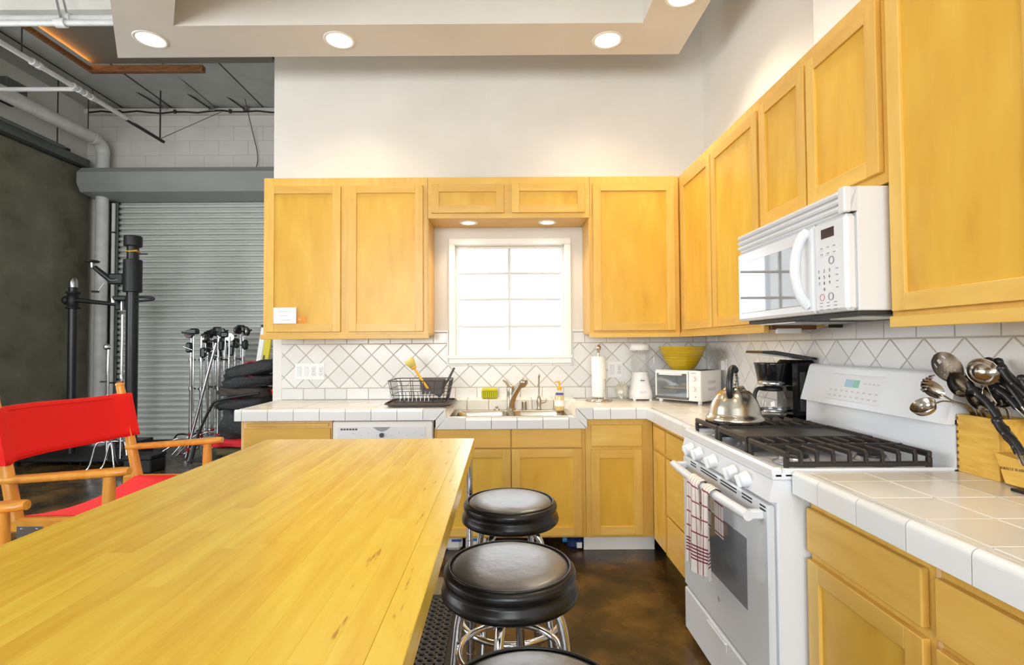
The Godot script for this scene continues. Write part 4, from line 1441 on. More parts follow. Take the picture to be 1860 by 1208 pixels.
func build_warehouse() -> void:
	# roll-up door
	var t := structure("door_1", "closed grey steel roll-up door with horizontal slats", "roll-up door", v(-3.45, 0, 6.97))
	var prof := [Vector2(-0.03, 0.0), Vector2(-0.03, 0.016), Vector2(0.014, 0.0185), Vector2(0.024, 0.023), Vector2(0.028, 0.032), Vector2(0.026, 0.043), Vector2(0.019, 0.054), Vector2(0.008, 0.064), Vector2(-0.006, 0.071), Vector2(-0.03, 0.0743), Vector2(-0.034, 0.0743), Vector2(-0.034, 0.0)]
	var sl := extrude(prof, 3.55)
	for k in 45:
		part(t, "slat", sl, M.slat_paint, v(-5.22, 0.02 + 0.0745 * k, 6.965) - t.position, Vector3(0, -90, 0))
	bb(t, "bottom_bar", M.dark_steel, [-5.22, -1.67], [0, 0.03], [6.94, 6.98])
	bb(t, "guide", M.dark_steel, [-5.285, -5.205], [0, 3.3], [6.90, 6.999], 0.004)
	bb(t, "guide_lip", M.channel_steel, [-5.215, -5.165], [0, 3.22], [6.885, 6.90], 0.002)
	for k in 7:
		part(t, "bolt", cyl(0.012, 0.012, 8, 0.002), M.dark_steel, v(-5.245, 0.4 + 0.42 * k, 6.9) - t.position, Vector3(90, 0, 0))
	part(t, "hood", extrude([Vector2(0, 3.24), Vector2(0.07, 3.24), Vector2(0.40, 3.28), Vector2(0.46, 3.38), Vector2(0.46, 3.52), Vector2(0.38, 3.60), Vector2(0, 3.60)], 3.78), M.hood_paint, v(-5.44, 0, 6.999) - t.position, Vector3(0, -90, 0))
	# overhead track above the concrete slab
	t = thing("door_track", "long dark steel channel track along the top of the concrete wall", "track", v(-5.58, 3.64, 4))
	bb(t, "channel", M.channel_steel, [-5.66, -5.52], [3.64, 3.78], [4.0, 6.85], 0.004)
	bb(t, "lip", M.dark_steel, [-5.54, -5.50], [3.635, 3.67], [4.0, 6.85], 0.003)
	for d in [5.0, 5.9, 6.6]:
		bb(t, "bracket", M.dark_steel, [-5.679, -5.62], [3.78, 3.86], [d, d + 0.06])
	# big waste pipe
	t = thing("waste_pipe", "thick white pipe running under the ceiling and bending down beside the roll-up door", "pipe", v(-5.3, 0, 6.8))
	var px := -5.31
	part(t, "run", tube([v(px, 3.99, 2.0), v(px, 3.99, 6.66)], 0.078, 20), M.pipe_paint, -t.position)
	var el := []
	for k in 9:
		var a := PI / 2 * k / 8.0
		el.append(v(px, 3.99 - 0.14 * (1 - cos(a)), 6.66 + 0.14 * sin(a)))
	part(t, "elbow", tube(el, 0.078, 20), M.pipe_paint, -t.position)
	part(t, "drop", tube([v(px, 3.86, 6.80), v(px, 0.001, 6.80)], 0.072, 20), M.pipe_paint, -t.position)
	for p in [v(px, 3.99, 6.62), v(px, 3.99, 4.9)]:
		part(t, "coupling", tube([p + Vector3(0, 0, 0.02), p - Vector3(0, 0, 0.03)], 0.084, 20), M.pipe_paint, -t.position)
	rod(t, "hanger_rod", M.dark_steel, v(px, 4.06, 6.55) - t.position, v(px, 4.56, 6.55) - t.position, 0.006)
	t = thing("conduit", "slim grey vertical conduit beside the thick white pipe", "pipe", v(-5.17, 0, 6.88))
	rod(t, "tube", M.pipe_paint, v(-5.203, 0.0, 6.86) - t.position, v(-5.203, 3.2, 6.86) - t.position, 0.022)
	for y in [0.8, 1.9, 2.8]:
		bb(t, "strap", M.dark_steel, [-5.23, -5.175], [y, y + 0.02], [6.835, 6.9])
	# sprinkler lines
	t = thing("sprinkler_pipe", "white sprinkler pipe running back under the grey ceiling to a steel bracket", "pipe", v(-4.34, 3.91, 5.5))
	rod(t, "run", M.pipe_paint, v(-4.34, 3.92, 3.0) - t.position, v(-4.34, 3.92, 6.0) - t.position, 0.024, 12)
	rod(t, "bracket_bar", M.dark_steel, v(-4.34, 3.905, 5.9) - t.position, v(-4.34, 3.905, 6.55) - t.position, 0.02, 8)
	rod(t, "branch", M.pipe_paint, v(-4.34, 3.92, 5.22) - t.position, v(-5.23, 3.92, 5.22) - t.position, 0.022, 12)
	for d in [4.7, 4.76, 5.15, 5.22, 5.3, 5.38]:
		part(t, "fitting", tube([v(-4.34, 3.92, d), v(-4.34, 3.92, d + 0.035)], 0.034, 12), M.pipe_paint, -t.position)
	rod(t, "hanger_rod", M.dark_steel, v(-4.34, 3.92, 6.48) - t.position, v(-4.34, 4.54, 6.48) - t.position, 0.009, 6)
	rod(t, "hanger_rod", M.dark_steel, v(-4.34, 3.92, 4.6) - t.position, v(-4.34, 4.56, 4.6) - t.position, 0.006, 6)
	rod(t, "guy_wire", M.dark_steel, v(-4.34, 3.93, 6.5) - t.position, v(-3.78, 4.46, 6.9) - t.position, 0.004, 5)
	part(t, "sprinkler_head", lathe([Vector2(0, 0), Vector2(0.02, 0), Vector2(0.01, 0.02), Vector2(0.012, 0.05), Vector2(0, 0.05)], 10), M.chrome_dull, v(-4.34, 3.945, 5.40) - t.position)
	for e in [["upper", 3.935, 4.12, 0.03], ["lower", 3.865, 4.06, 0.022]]:
		t = thing("ceiling_pipe", "white %s pipe of the pair crossing in front of the white beam" % e[0], "pipe", v(-3.5, e[1], e[2]), 0.0, "paired ceiling pipes")
		rod(t, "run", M.pipe_paint, v(-5.679, e[1], e[2]) - t.position, v(-1.2, e[1], e[2]) - t.position, e[3], 12)
		part(t, "tee", tube([v(-3.56, e[1], e[2]), v(-3.48, e[1], e[2])], e[3] + 0.014, 12), M.pipe_paint, -t.position)
		rod(t, "hanger_rod", M.chrome_dull, v(-3.52, e[1] + 0.03, e[2]) - t.position, v(-3.75, 4.56, e[2] + 0.1) - t.position, 0.009, 6)
	var bm := structure("trim_2", "white ceiling beam crossing the warehouse bay", "beam", v(-3.7, 4.15, 4.36))
	bb(bm, "beam", M.white_paint, [-5.68, -1.0], [4.15, 4.56], [4.32, 4.42], 0.004)
	# hung panel with wooden frame and warm strip light
	t = thing("hung_ceiling_panel", "dark hung ceiling panel edged with a wooden frame and warm strip light", "panel", v(-3.6, 4.2, 4.9))
	bb(t, "board", M.panel_grey, [-4.31, -2.4], [4.26, 4.28], [4.43, 5.36], 0.0)
	bb(t, "frame_rail", M.brown_wood, [-4.345, -3.14], [4.17, 4.235], [5.34, 5.40], 0.004)
	bb(t, "frame_rail", M.brown_wood, [-4.345, -4.305], [4.17, 4.215], [4.43, 5.34], 0.004)
	var ls := bb(t, "light_strip", M.led_strip, [-4.335, -4.32], [4.216, 4.222], [4.45, 5.32], 0.0)
	var al := AreaLight3D.new()
	al.name = "strip_light"
	al.area_size = Vector2(0.86, 0.02)
	al.light_energy = 0.2
	al.light_color = Color(1.0, 0.66, 0.32)
	al.shadow_enabled = true
	t.add_child(al)
	al.position = v(-4.325, 4.226, 4.885) - t.position
	al.rotation_degrees = Vector3(60, -90, 0)
	for x in [-4.2, -3.3]:
		rod(t, "hanger_rod", M.dark_steel, v(x, 4.28, 5.2) - t.position, v(x, 4.56, 5.2) - t.position, 0.005, 6)
	# electric box, shelf-like timbers up by the wall, cable
	t = thing("wall_fan_box", "grey square motor box mounted high on the warehouse side wall", "box", v(-5.6, 3.95, 5.75))
	bb(t, "case", M.channel_steel, [-5.679, -5.46], [4.06, 4.28], [5.62, 5.88], 0.01)
	bb(t, "vent", M.dark_slot, [-5.62, -5.50], [4.03, 4.06], [5.66, 5.84], 0.004)
	for e in [["dark timber length stored above the door track", -5.60, 3.80, 3.9, 5.5, "brown_wood", 0.06], ["grey steel length stored above the door track", -5.56, 3.97, 3.5, 5.2, "channel_steel", 0.04]]:
		t = thing("stored_length", e[0], "timber", v(e[1], e[2], 4.6))
		bb(t, "bar", M[e[5]], [e[1] - e[6] / 2, e[1] + e[6] / 2], [e[2], e[2] + e[6]], [e[3], e[4]], 0.003)
		for d in [e[3] + 0.3, e[4] - 0.3]:
			bb(t, "bracket", M.dark_steel, [-5.679, e[1] + e[6] / 2], [e[2] - 0.012, e[2] - 0.001], [d, d + 0.03])
	t = thing("strut_rail", "thin grey steel strut hung below the thick pipe", "rail", v(-5.3, 3.7, 5.5))
	rod(t, "bar", M.channel_steel, v(-5.44, 3.78, 3.6) - t.position, v(-5.44, 3.76, 6.35) - t.position, 0.022, 8)
	for d in [4.6, 6.25]:
		rod(t, "hanger_rod", M.dark_steel, v(-5.44, 3.78, d) - t.position, v(-5.44, 4.56, d) - t.position, 0.007, 6)
	t = thing("wall_cable", "black cable stapled along the top of the far block wall", "cable", v(-3.5, 4.42, 6.93))
	var cp := []
	for i in 25:
		cp.append(v(-5.6 + 3.9 * i / 24.0, 4.462 + 0.012 * sin(i * 1.9) + 0.008 * sin(i * 0.7), 6.92))
	part(t, "cable", tube(cp, 0.011, 6), M.black_soft, -t.position)
	for i in 5:
		bb(t, "staple", M.dark_steel, [-5.2 + 0.75 * i, -5.17 + 0.75 * i], [4.44, 4.49], [6.90, 6.931])
	t = thing("hanging_wire", "thin dark wire dangling down the white block wall", "wire", v(-3.35, 4.2, 6.95))
	part(t, "wire", tube(smooth_path([v(-3.38, 4.53, 6.7), v(-3.40, 4.2, 6.95), v(-3.34, 3.9, 6.97), v(-3.36, 3.72, 6.97), v(-3.47, 3.605, 6.9)], 5), 0.005, 5), M.dark_steel, -t.position)
	for e in [[-4.0, 6.6], [-3.55, 6.62], [-4.62, 6.55]]:
		t = thing("brace_clip", "short dark steel brace clip at the end of a ceiling seam", "bracket", v(e[0], 4.5, e[1]), 0.0, "ceiling brace clips")
		rod(t, "arm", M.dark_steel, Vector3(-0.1, 0.06, 0.15), Vector3(0.08, -0.02, -0.3), 0.01, 6)
		part(t, "clip", cbox(Vector3(0.07, 0.05, 0.04), 0.006), M.chrome_dull, Vector3(0.08, -0.01, -0.28))
	# leaning plank and smoke-alarm dot
	t = thing("plank", "thin brown plank leaning behind the thick white pipe", "plank", v(-5.43, 0, 6.85))
	bb(t, "board", M.brown_wood, [-5.435, -5.395], [0.0, 2.75], [6.86, 6.985], 0.003)
	bb(t, "edge_strip", M.maple_pale, [-5.436, -5.434], [0.0, 2.6], [6.9, 6.95], 0.0)
	# camera stands
	t = thing("studio_stand", "tall thick black studio column stand with sleeve and yellow strap", "stand", v(-4.21, 0, 5.85))
	part(t, "column", cyl(0.06, 2.42, 28), M.black_plastic, Vector3(0, 0.08, 0))
	part(t, "cap", cyl(0.09, 0.12, 28, 0.008), M.black_soft, Vector3(0, 2.42, 0))
	part(t, "sleeve", cyl(0.092, 0.37, 28, 0.006), M.black_soft, Vector3(0, 1.90, 0))
	part(t, "strap", tube(ring_pts(Vector3(0, 2.36, 0), 0.066, 24), 0.008, 6, true), M.strap_yellow)
	rod(t, "strap_tail", M.strap_yellow, Vector3(0.0, 2.355, 0.068), Vector3(0.1, 2.365, 0.075), 0.009, 6)
	rod(t, "lever", M.black_soft, Vector3(0.05, 2.33, 0.03), Vector3(0.19, 2.33, 0.04), 0.008, 6)
	part(t, "head_arm", tube(smooth_path([Vector3(-0.09, 2.06, 0), Vector3(-0.2, 2.03, 0.02), Vector3(-0.28, 2.08, 0.03), Vector3(-0.40, 2.18, 0.04)], 5), 0.045, 12, false, 0.026), M.black_plastic)
	bb(t, "head_block", M.black_soft, [-4.45, -4.29], [1.99, 2.11], [5.80, 5.90], 0.012)
	part(t, "head_plate", lathe([Vector2(0, 0), Vector2(0.06, 0), Vector2(0.075, 0.012), Vector2(0.06, 0.024), Vector2(0, 0.024)], 20), M.black_soft, Vector3(-0.43, 2.235, 0.04))
	part(t, "head_stem", cyl(0.022, 0.06, 14), M.chrome_dull, Vector3(-0.43, 2.18, 0.04))
	rod(t, "crank", M.chrome_dull, Vector3(-0.28, 2.0, 0.06), Vector3(-0.33, 1.9, 0.08), 0.005, 6)
	rod(t, "crank_grip", M.black_soft, Vector3(-0.40, 1.905, 0.08), Vector3(-0.32, 1.90, 0.08), 0.012, 8)
	part(t, "side_handle", tube(smooth_path([Vector3(0.05, 1.84, 0.02), Vector3(0.15, 1.84, 0.04), Vector3(0.25, 1.835, 0.04), Vector3(0.26, 1.815, 0.04), Vector3(0.15, 1.80, 0.04), Vector3(0.05, 1.80, 0.02)], 5), 0.014, 8), M.black_soft)
	part(t, "clamp", cbox(Vector3(0.16, 0.05, 0.10), 0.01), M.black_soft, Vector3(-0.12, 1.83, 0))
	part(t, "clamp_ring", cyl(0.03, 0.05, 14), M.chrome_dull, Vector3(-0.2, 1.78, 0.02))
	bb(t, "base", M.black_soft, [-4.62, -3.98], [0.05, 0.085], [5.55, 6.1], 0.01)
	for e in [[-4.55, 5.62], [-4.05, 5.62], [-4.55, 6.03], [-4.05, 6.03]]:
		part(t, "caster", cyl(0.03, 0.02, 16, 0.003), M.black_plastic, v(e[0], 0.03, e[1]) - t.position, Vector3(0, 0, 90))
	bb(t, "counterweight", M.black_plastic, [-4.12, -3.93], [0.085, 0.27], [5.6, 5.82], 0.008)
	t = thing("studio_stand", "slimmer black column stand with chrome top and cross arm", "stand", v(-4.95, 0, 5.93))
	part(t, "column", cyl(0.044, 1.90, 24), M.black_plastic, Vector3(0, 0.07, 0))
	part(t, "top_cap", lathe([Vector2(0.044, 0), Vector2(0.044, 0.05), Vector2(0.038, 0.09), Vector2(0.02, 0.115), Vector2(0, 0.12)], 20), M.chrome_dull, Vector3(0, 1.97, 0))
	part(t, "collar", lathe([Vector2(0.048, 0), Vector2(0.072, 0.002), Vector2(0.072, 0.02), Vector2(0.055, 0.03), Vector2(0.055, 0.17), Vector2(0.072, 0.18), Vector2(0.072, 0.198), Vector2(0.048, 0.2)], 24), M.black_soft, Vector3(0, 1.72, 0))
	part(t, "knob", lathe([Vector2(0, 0), Vector2(0.05, 0), Vector2(0.055, 0.03), Vector2(0.04, 0.06), Vector2(0, 0.062)], 16), M.black_soft, Vector3(-0.045, 1.82, 0), Vector3(0, 0, 90))
	rod(t, "cross_arm", M.black_soft, Vector3(0.05, 1.82, 0), Vector3(0.52, 1.77, 0.0), 0.026, 12, 0.022)
	part(t, "arm_clamp", cbox(Vector3(0.09, 0.11, 0.07), 0.012), M.black_soft, Vector3(0.55, 1.76, 0))
	part(t, "arm_socket", cyl(0.02, 0.1, 12), M.chrome_dull, Vector3(0.585, 1.70, 0.03))
	bb(t, "base", M.black_soft, [-5.35, -4.64], [0.04, 0.075], [5.6, 6.3], 0.01)
	for e in [[-5.28, 5.66], [-4.7, 5.66], [-5.28, 6.24], [-4.7, 6.24]]:
		part(t, "caster", cyl(0.03, 0.02, 16, 0.003), M.black_plastic, v(e[0], 0.03, e[1]) - t.position, Vector3(0, 0, 90))
	bb(t, "brake_lever", M.black_soft, [-5.34, -5.22], [0.075, 0.12], [5.6, 5.63], 0.006)
	# slim chrome light stands by the column
	for e in [["slim chrome light stand with a ball joint head in front of the thick white pipe", -4.10, 5.36, 1.28, true], ["slim silver telescopic pole standing against the black column", -3.995, 5.41, 1.62, false]]:
		t = thing("light_stand", e[0], "stand", v(e[1], 0, e[2]))
		rod(t, "lower_tube", M.chrome, Vector3(0, 0.12, 0), Vector3(0, e[3] * 0.6, 0), 0.017, 12)
		rod(t, "upper_tube", M.chrome, Vector3(0, e[3] * 0.6, 0), Vector3(0, e[3], 0), 0.012, 12)
		part(t, "collar", cyl(0.022, 0.04, 12), M.chrome_dull, Vector3(0, e[3] * 0.6 - 0.02, 0))
		part(t, "red_band", cyl(0.0178, 0.015, 12), M.red_mark, Vector3(0, e[3] * 0.56, 0))
		rod(t, "knob", M.black_soft, Vector3(-0.08, e[3] * 0.72, 0), Vector3(0, e[3] * 0.72, 0), 0.008, 8)
		if e[4]:
			part(t, "ball_joint", lathe([Vector2(0, -0.035), Vector2(0.025, -0.025), Vector2(0.035, 0), Vector2(0.025, 0.025), Vector2(0, 0.035)], 16), M.chrome, Vector3(-0.01, e[3], 0))
		for k in 3:
			var a := TAU * k / 3.0 + 0.5
			var c := Vector3(cos(a), 0, sin(a))
			part(t, "leg", tube(smooth_path([Vector3(0, 0.30, 0) + c * 0.02, Vector3(0, 0.28, 0) + c * 0.09, Vector3(0, 0.05, 0) + c * 0.15, Vector3(0, 0.012, 0) + c * 0.24], 5), 0.010, 8), M.chrome)
	# grip stands
	var cs := thing("grip_stand", "chrome grip stand with red-marked clamp head in the cluster before the roll-up door", "stand", v(-3.72, 0, 6.15), 0.0, "clustered chrome grip stands")
	rod(cs, "column", M.chrome, Vector3(0, 0.1, 0), Vector3(0, 0.78, 0), 0.0175, 12)
	rod(cs, "riser", M.chrome, Vector3(0, 0.78, 0), Vector3(0, 1.12, 0), 0.0145, 12)
	rod(cs, "riser", M.chrome, Vector3(0, 1.12, 0), Vector3(0, 1.40, 0), 0.012, 12)
	for y in [0.76, 1.1]:
		part(cs, "collar", cyl(0.024, 0.05, 14, 0.004), M.chrome_dull, Vector3(0, y, 0))
		rod(cs, "knob_handle", M.black_soft, Vector3(0.02, y + 0.025, -0.035), Vector3(0.075, y + 0.025, 0.035), 0.008, 8)
	var hd := empty(cs, "clamp_head", Vector3(0, 1.43, 0))
	part(hd, "disc", cyl(0.05, 0.026, 20, 0.004), M.chrome_dull, Vector3(0.0, 0, 0.012), Vector3(90, 0, 0))
	part(hd, "disc", cyl(0.05, 0.026, 20, 0.004), M.black_plastic, Vector3(0.0, 0, 0.038), Vector3(90, 0, 0))
	part(hd, "red_mark", cbox(Vector3(0.03, 0.035, 0.012), 0.003), M.red_mark, Vector3(0.0, 0.0, 0.062))
	rod(hd, "handle", M.black_plastic, Vector3(-0.07, 0.02, 0.07), Vector3(0.07, -0.015, 0.07), 0.011, 8)
	part(hd, "arm", tube([Vector3(0.045, 0.06, 0.03), Vector3(0.06, -0.92, 0.05)], 0.0085, 8), M.chrome)
	part(hd, "arm_knob", cbox(Vector3(0.09, 0.07, 0.08), 0.016), M.black_plastic, Vector3(0.055, 0.03, 0.03))
	part(hd, "lower_clamp", cbox(Vector3(0.07, 0.12, 0.06), 0.016), M.black_plastic, Vector3(-0.01, -0.16, 0.02))
	rod(hd, "wing_knob", M.chrome_dull, Vector3(-0.06, -0.15, 0.05), Vector3(0.05, -0.19, 0.05), 0.01, 8)
	for k in 3:
		var c := Vector3(cos(2.6 + 0.35 * k), 0, sin(2.6 + 0.35 * k))
		var up := Vector3.UP * (0.14 + 0.05 * k)
		part(cs, "leg", tube(smooth_path([c * 0.02 + up, c * 0.16 + up, c * 0.23 + up * 0.7, c * 0.36 + Vector3.UP * 0.014], 4), 0.011, 8), M.chrome)
		part(cs, "leg_collar", cyl(0.024, 0.03, 12), M.red_mark if k == 2 else M.chrome_dull, up - Vector3.UP * 0.015)
	for e in [[-3.62, 6.32, 50, 0.0], [-3.54, 6.05, 110, -0.06], [-3.46, 6.30, 20, -0.1], [-3.38, 6.12, 160, 0.02], [-3.30, 6.35, 75, 0.05], [-3.24, 6.10, 200, -0.04], [-3.17, 6.28, 135, 0.03], [-3.66, 6.5, 10, -0.12]]:
		var s: Node3D = cs.duplicate()
		s.name = numbered("grip_stand")
		add_child(s)
		s.position = v(e[0], 0, e[1])
		s.rotation_degrees.y = e[2]
		for ch in s.get_children():
			if str(ch.name).begins_with("clamp_head"):
				ch.position.y += e[3]
	# flag arm leaning diagonally through the cluster
	t = thing("boom_rod", "chrome rod leaning diagonally across the grip stand cluster", "rod", v(-3.45, 0.02, 5.9))
	rod(t, "rod", M.chrome, v(-3.62, 0.02, 5.90) - t.position, v(-3.33, 1.32, 5.98) - t.position, 0.016, 10)
	part(t, "red_band", tube([v(-3.605, 0.09, 5.905), v(-3.595, 0.135, 5.907)], 0.0185, 10), M.red_mark, -t.position)
	# cart with sandbags
	t = thing("hand_cart", "black bent-tube cart holding the sandbags", "cart", v(-2.95, 0, 5.7))
	part(t, "frame", tube(smooth_path([v(-3.32, 0.04, 5.5), v(-3.24, 0.35, 5.5), v(-3.12, 0.62, 5.5), v(-3.02, 0.71, 5.5), v(-2.6, 0.78, 5.5)], 6), 0.014, 10), M.black_soft, -t.position)
	part(t, "frame", tube(smooth_path([v(-3.32, 0.04, 6.0), v(-3.24, 0.35, 6.0), v(-3.12, 0.62, 6.0), v(-3.02, 0.71, 6.0), v(-2.6, 0.78, 6.0)], 6), 0.014, 10), M.black_soft, -t.position)
	bb(t, "deck", M.black_soft, [-3.3, -2.4], [0.06, 0.09], [5.48, 6.02], 0.006)
	for e in [[-3.2, 5.53], [-2.5, 5.53], [-3.2, 5.97], [-2.5, 5.97]]:
		part(t, "caster", cyl(0.03, 0.022, 14, 0.003), M.black_plastic, v(e[0], 0.031, e[1]) - t.position, Vector3(0, 0, 90))
	var i := 0
	for e in [["olive sandbag at the bottom of the cart", -2.93, 0.142, 0.42, 0.10, "olive_bag", 0], ["red sandbag edge under the black bags on the cart", -2.88, 0.235, 0.62, 0.10, "red_bag", 0], ["bulky black sandbag slumped low on the cart", -2.84, 0.43, 0.52, 0.34, "bag_black", -6], ["flat black sandbag with a pointed corner midway up the cart pile", -2.86, 0.66, 0.56, 0.13, "bag_black", 4], ["dull grey-brown sandbag in the middle of the cart pile", -2.84, 0.78, 0.54, 0.12, "bag_grey", -3], ["black sandbag second from the top of the cart pile", -2.80, 0.895, 0.56, 0.13, "bag_black", 5], ["long black sandbag draped on top of the cart pile", -2.74, 1.03, 0.66, 0.15, "bag_black", 12], ["red strap bag tucked behind the counter edge", -2.40, 0.80, 0.3, 0.09, "red_bag", 8]]:
		t = thing("sandbag", e[0], "sandbag", v(e[1], e[2] - e[4] / 2, 5.74), 0.0, "sandbags on the cart")
		part(t, "bag", blob(Vector3(e[3], e[4] * 1.0, 0.4), 0.16, 10 + i, 0.62), M[e[5]], Vector3(0, e[4] / 2, 0), Vector3(0, 8.0 * (i % 3), e[6]))
		part(t, "handle_strap", tube(smooth_path([Vector3(-0.07, e[4] * 0.9, 0.12), Vector3(0, e[4] * 1.05, 0.14), Vector3(0.07, e[4] * 0.95, 0.12)], 4), 0.008, 6), M.black_soft if e[5] != "bag_black" else M.red_mark)
		i += 1
	# ladder and boards leaning by the partition
	t = thing("step_ladder", "yellow fibreglass step ladder leaning behind the sandbags", "ladder", v(-2.76, 0, 5.98))
	var lr := Vector3(0, 0, -7.5)
	part(t, "rail", cbox(Vector3(0.085, 1.45, 0.03), 0.006), M.yellow_paint, Vector3(-0.05, 0.74, 0.0), lr)
	part(t, "slot", cbox(Vector3(0.028, 0.36, 0.032), 0.004), M.print_dark, Vector3(-0.03, 1.0, 0.001), lr)
	part(t, "rail", cbox(Vector3(0.085, 1.45, 0.03), 0.006), M.yellow_paint, Vector3(-0.05, 0.74, -0.42), lr)
	for k in 5:
		part(t, "step", cbox(Vector3(0.08, 0.02, 0.40), 0.004), M.chrome_dull, Vector3(-0.13 + 0.036 * k, 0.2 + 0.27 * k, -0.21), lr)
	t = thing("white_rail", "white painted aluminium rail leaning beside the yellow ladder", "rail", v(-2.90, 0, 5.98))
	part(t, "bar", cbox(Vector3(0.06, 1.52, 0.04), 0.005), M.white_plastic, Vector3(0.02, 0.77, 0), Vector3(0, 0, -8.5))
	part(t, "cap", cbox(Vector3(0.07, 0.03, 0.05), 0.006), M.black_soft, Vector3(0.13, 1.51, 0), Vector3(0, 0, -8.5))
	t = thing("orange_board", "orange board standing behind the yellow ladder", "board", v(-2.55, 0, 6.06))
	part(t, "board", cbox(Vector3(0.32, 1.15, 0.03), 0.004), M.orange_paint, Vector3(0, 0.58, 0))
	part(t, "label", cbox(Vector3(0.05, 0.07, 0.002), 0.0), M.white_paper, Vector3(-0.10, 0.98, 0.017))
	# black case on the floor by the column
	t = thing("equipment_case", "low black equipment case on the floor behind the red chair", "case", v(-3.72, 0, 5.4))
	bb(t, "shell", M.black_plastic, [-3.86, -3.58], [0.0, 0.13], [5.26, 5.5], 0.01)
	bb(t, "lid", M.black_soft, [-3.865, -3.575], [0.132, 0.175], [5.255, 5.505], 0.01)
	bb(t, "latch", M.chrome_dull, [-3.74, -3.70], [0.11, 0.15], [5.248, 5.258], 0.002)


# ------------------------------------------------------------------ sink bay
func wire_box(parent: Node3D, called: String, m: Material, x: Array, y: float, d: Array, r: float) -> void:
	var loop := []
	for p in rrect(x[1] - x[0], d[1] - d[0], 0.03, 4):
		loop.append(Vector3((x[0] + x[1]) / 2 + p.x, y, -(d[0] + d[1]) / 2 + p.y))
	part(parent, called, tube(loop, r, 6, true), m)


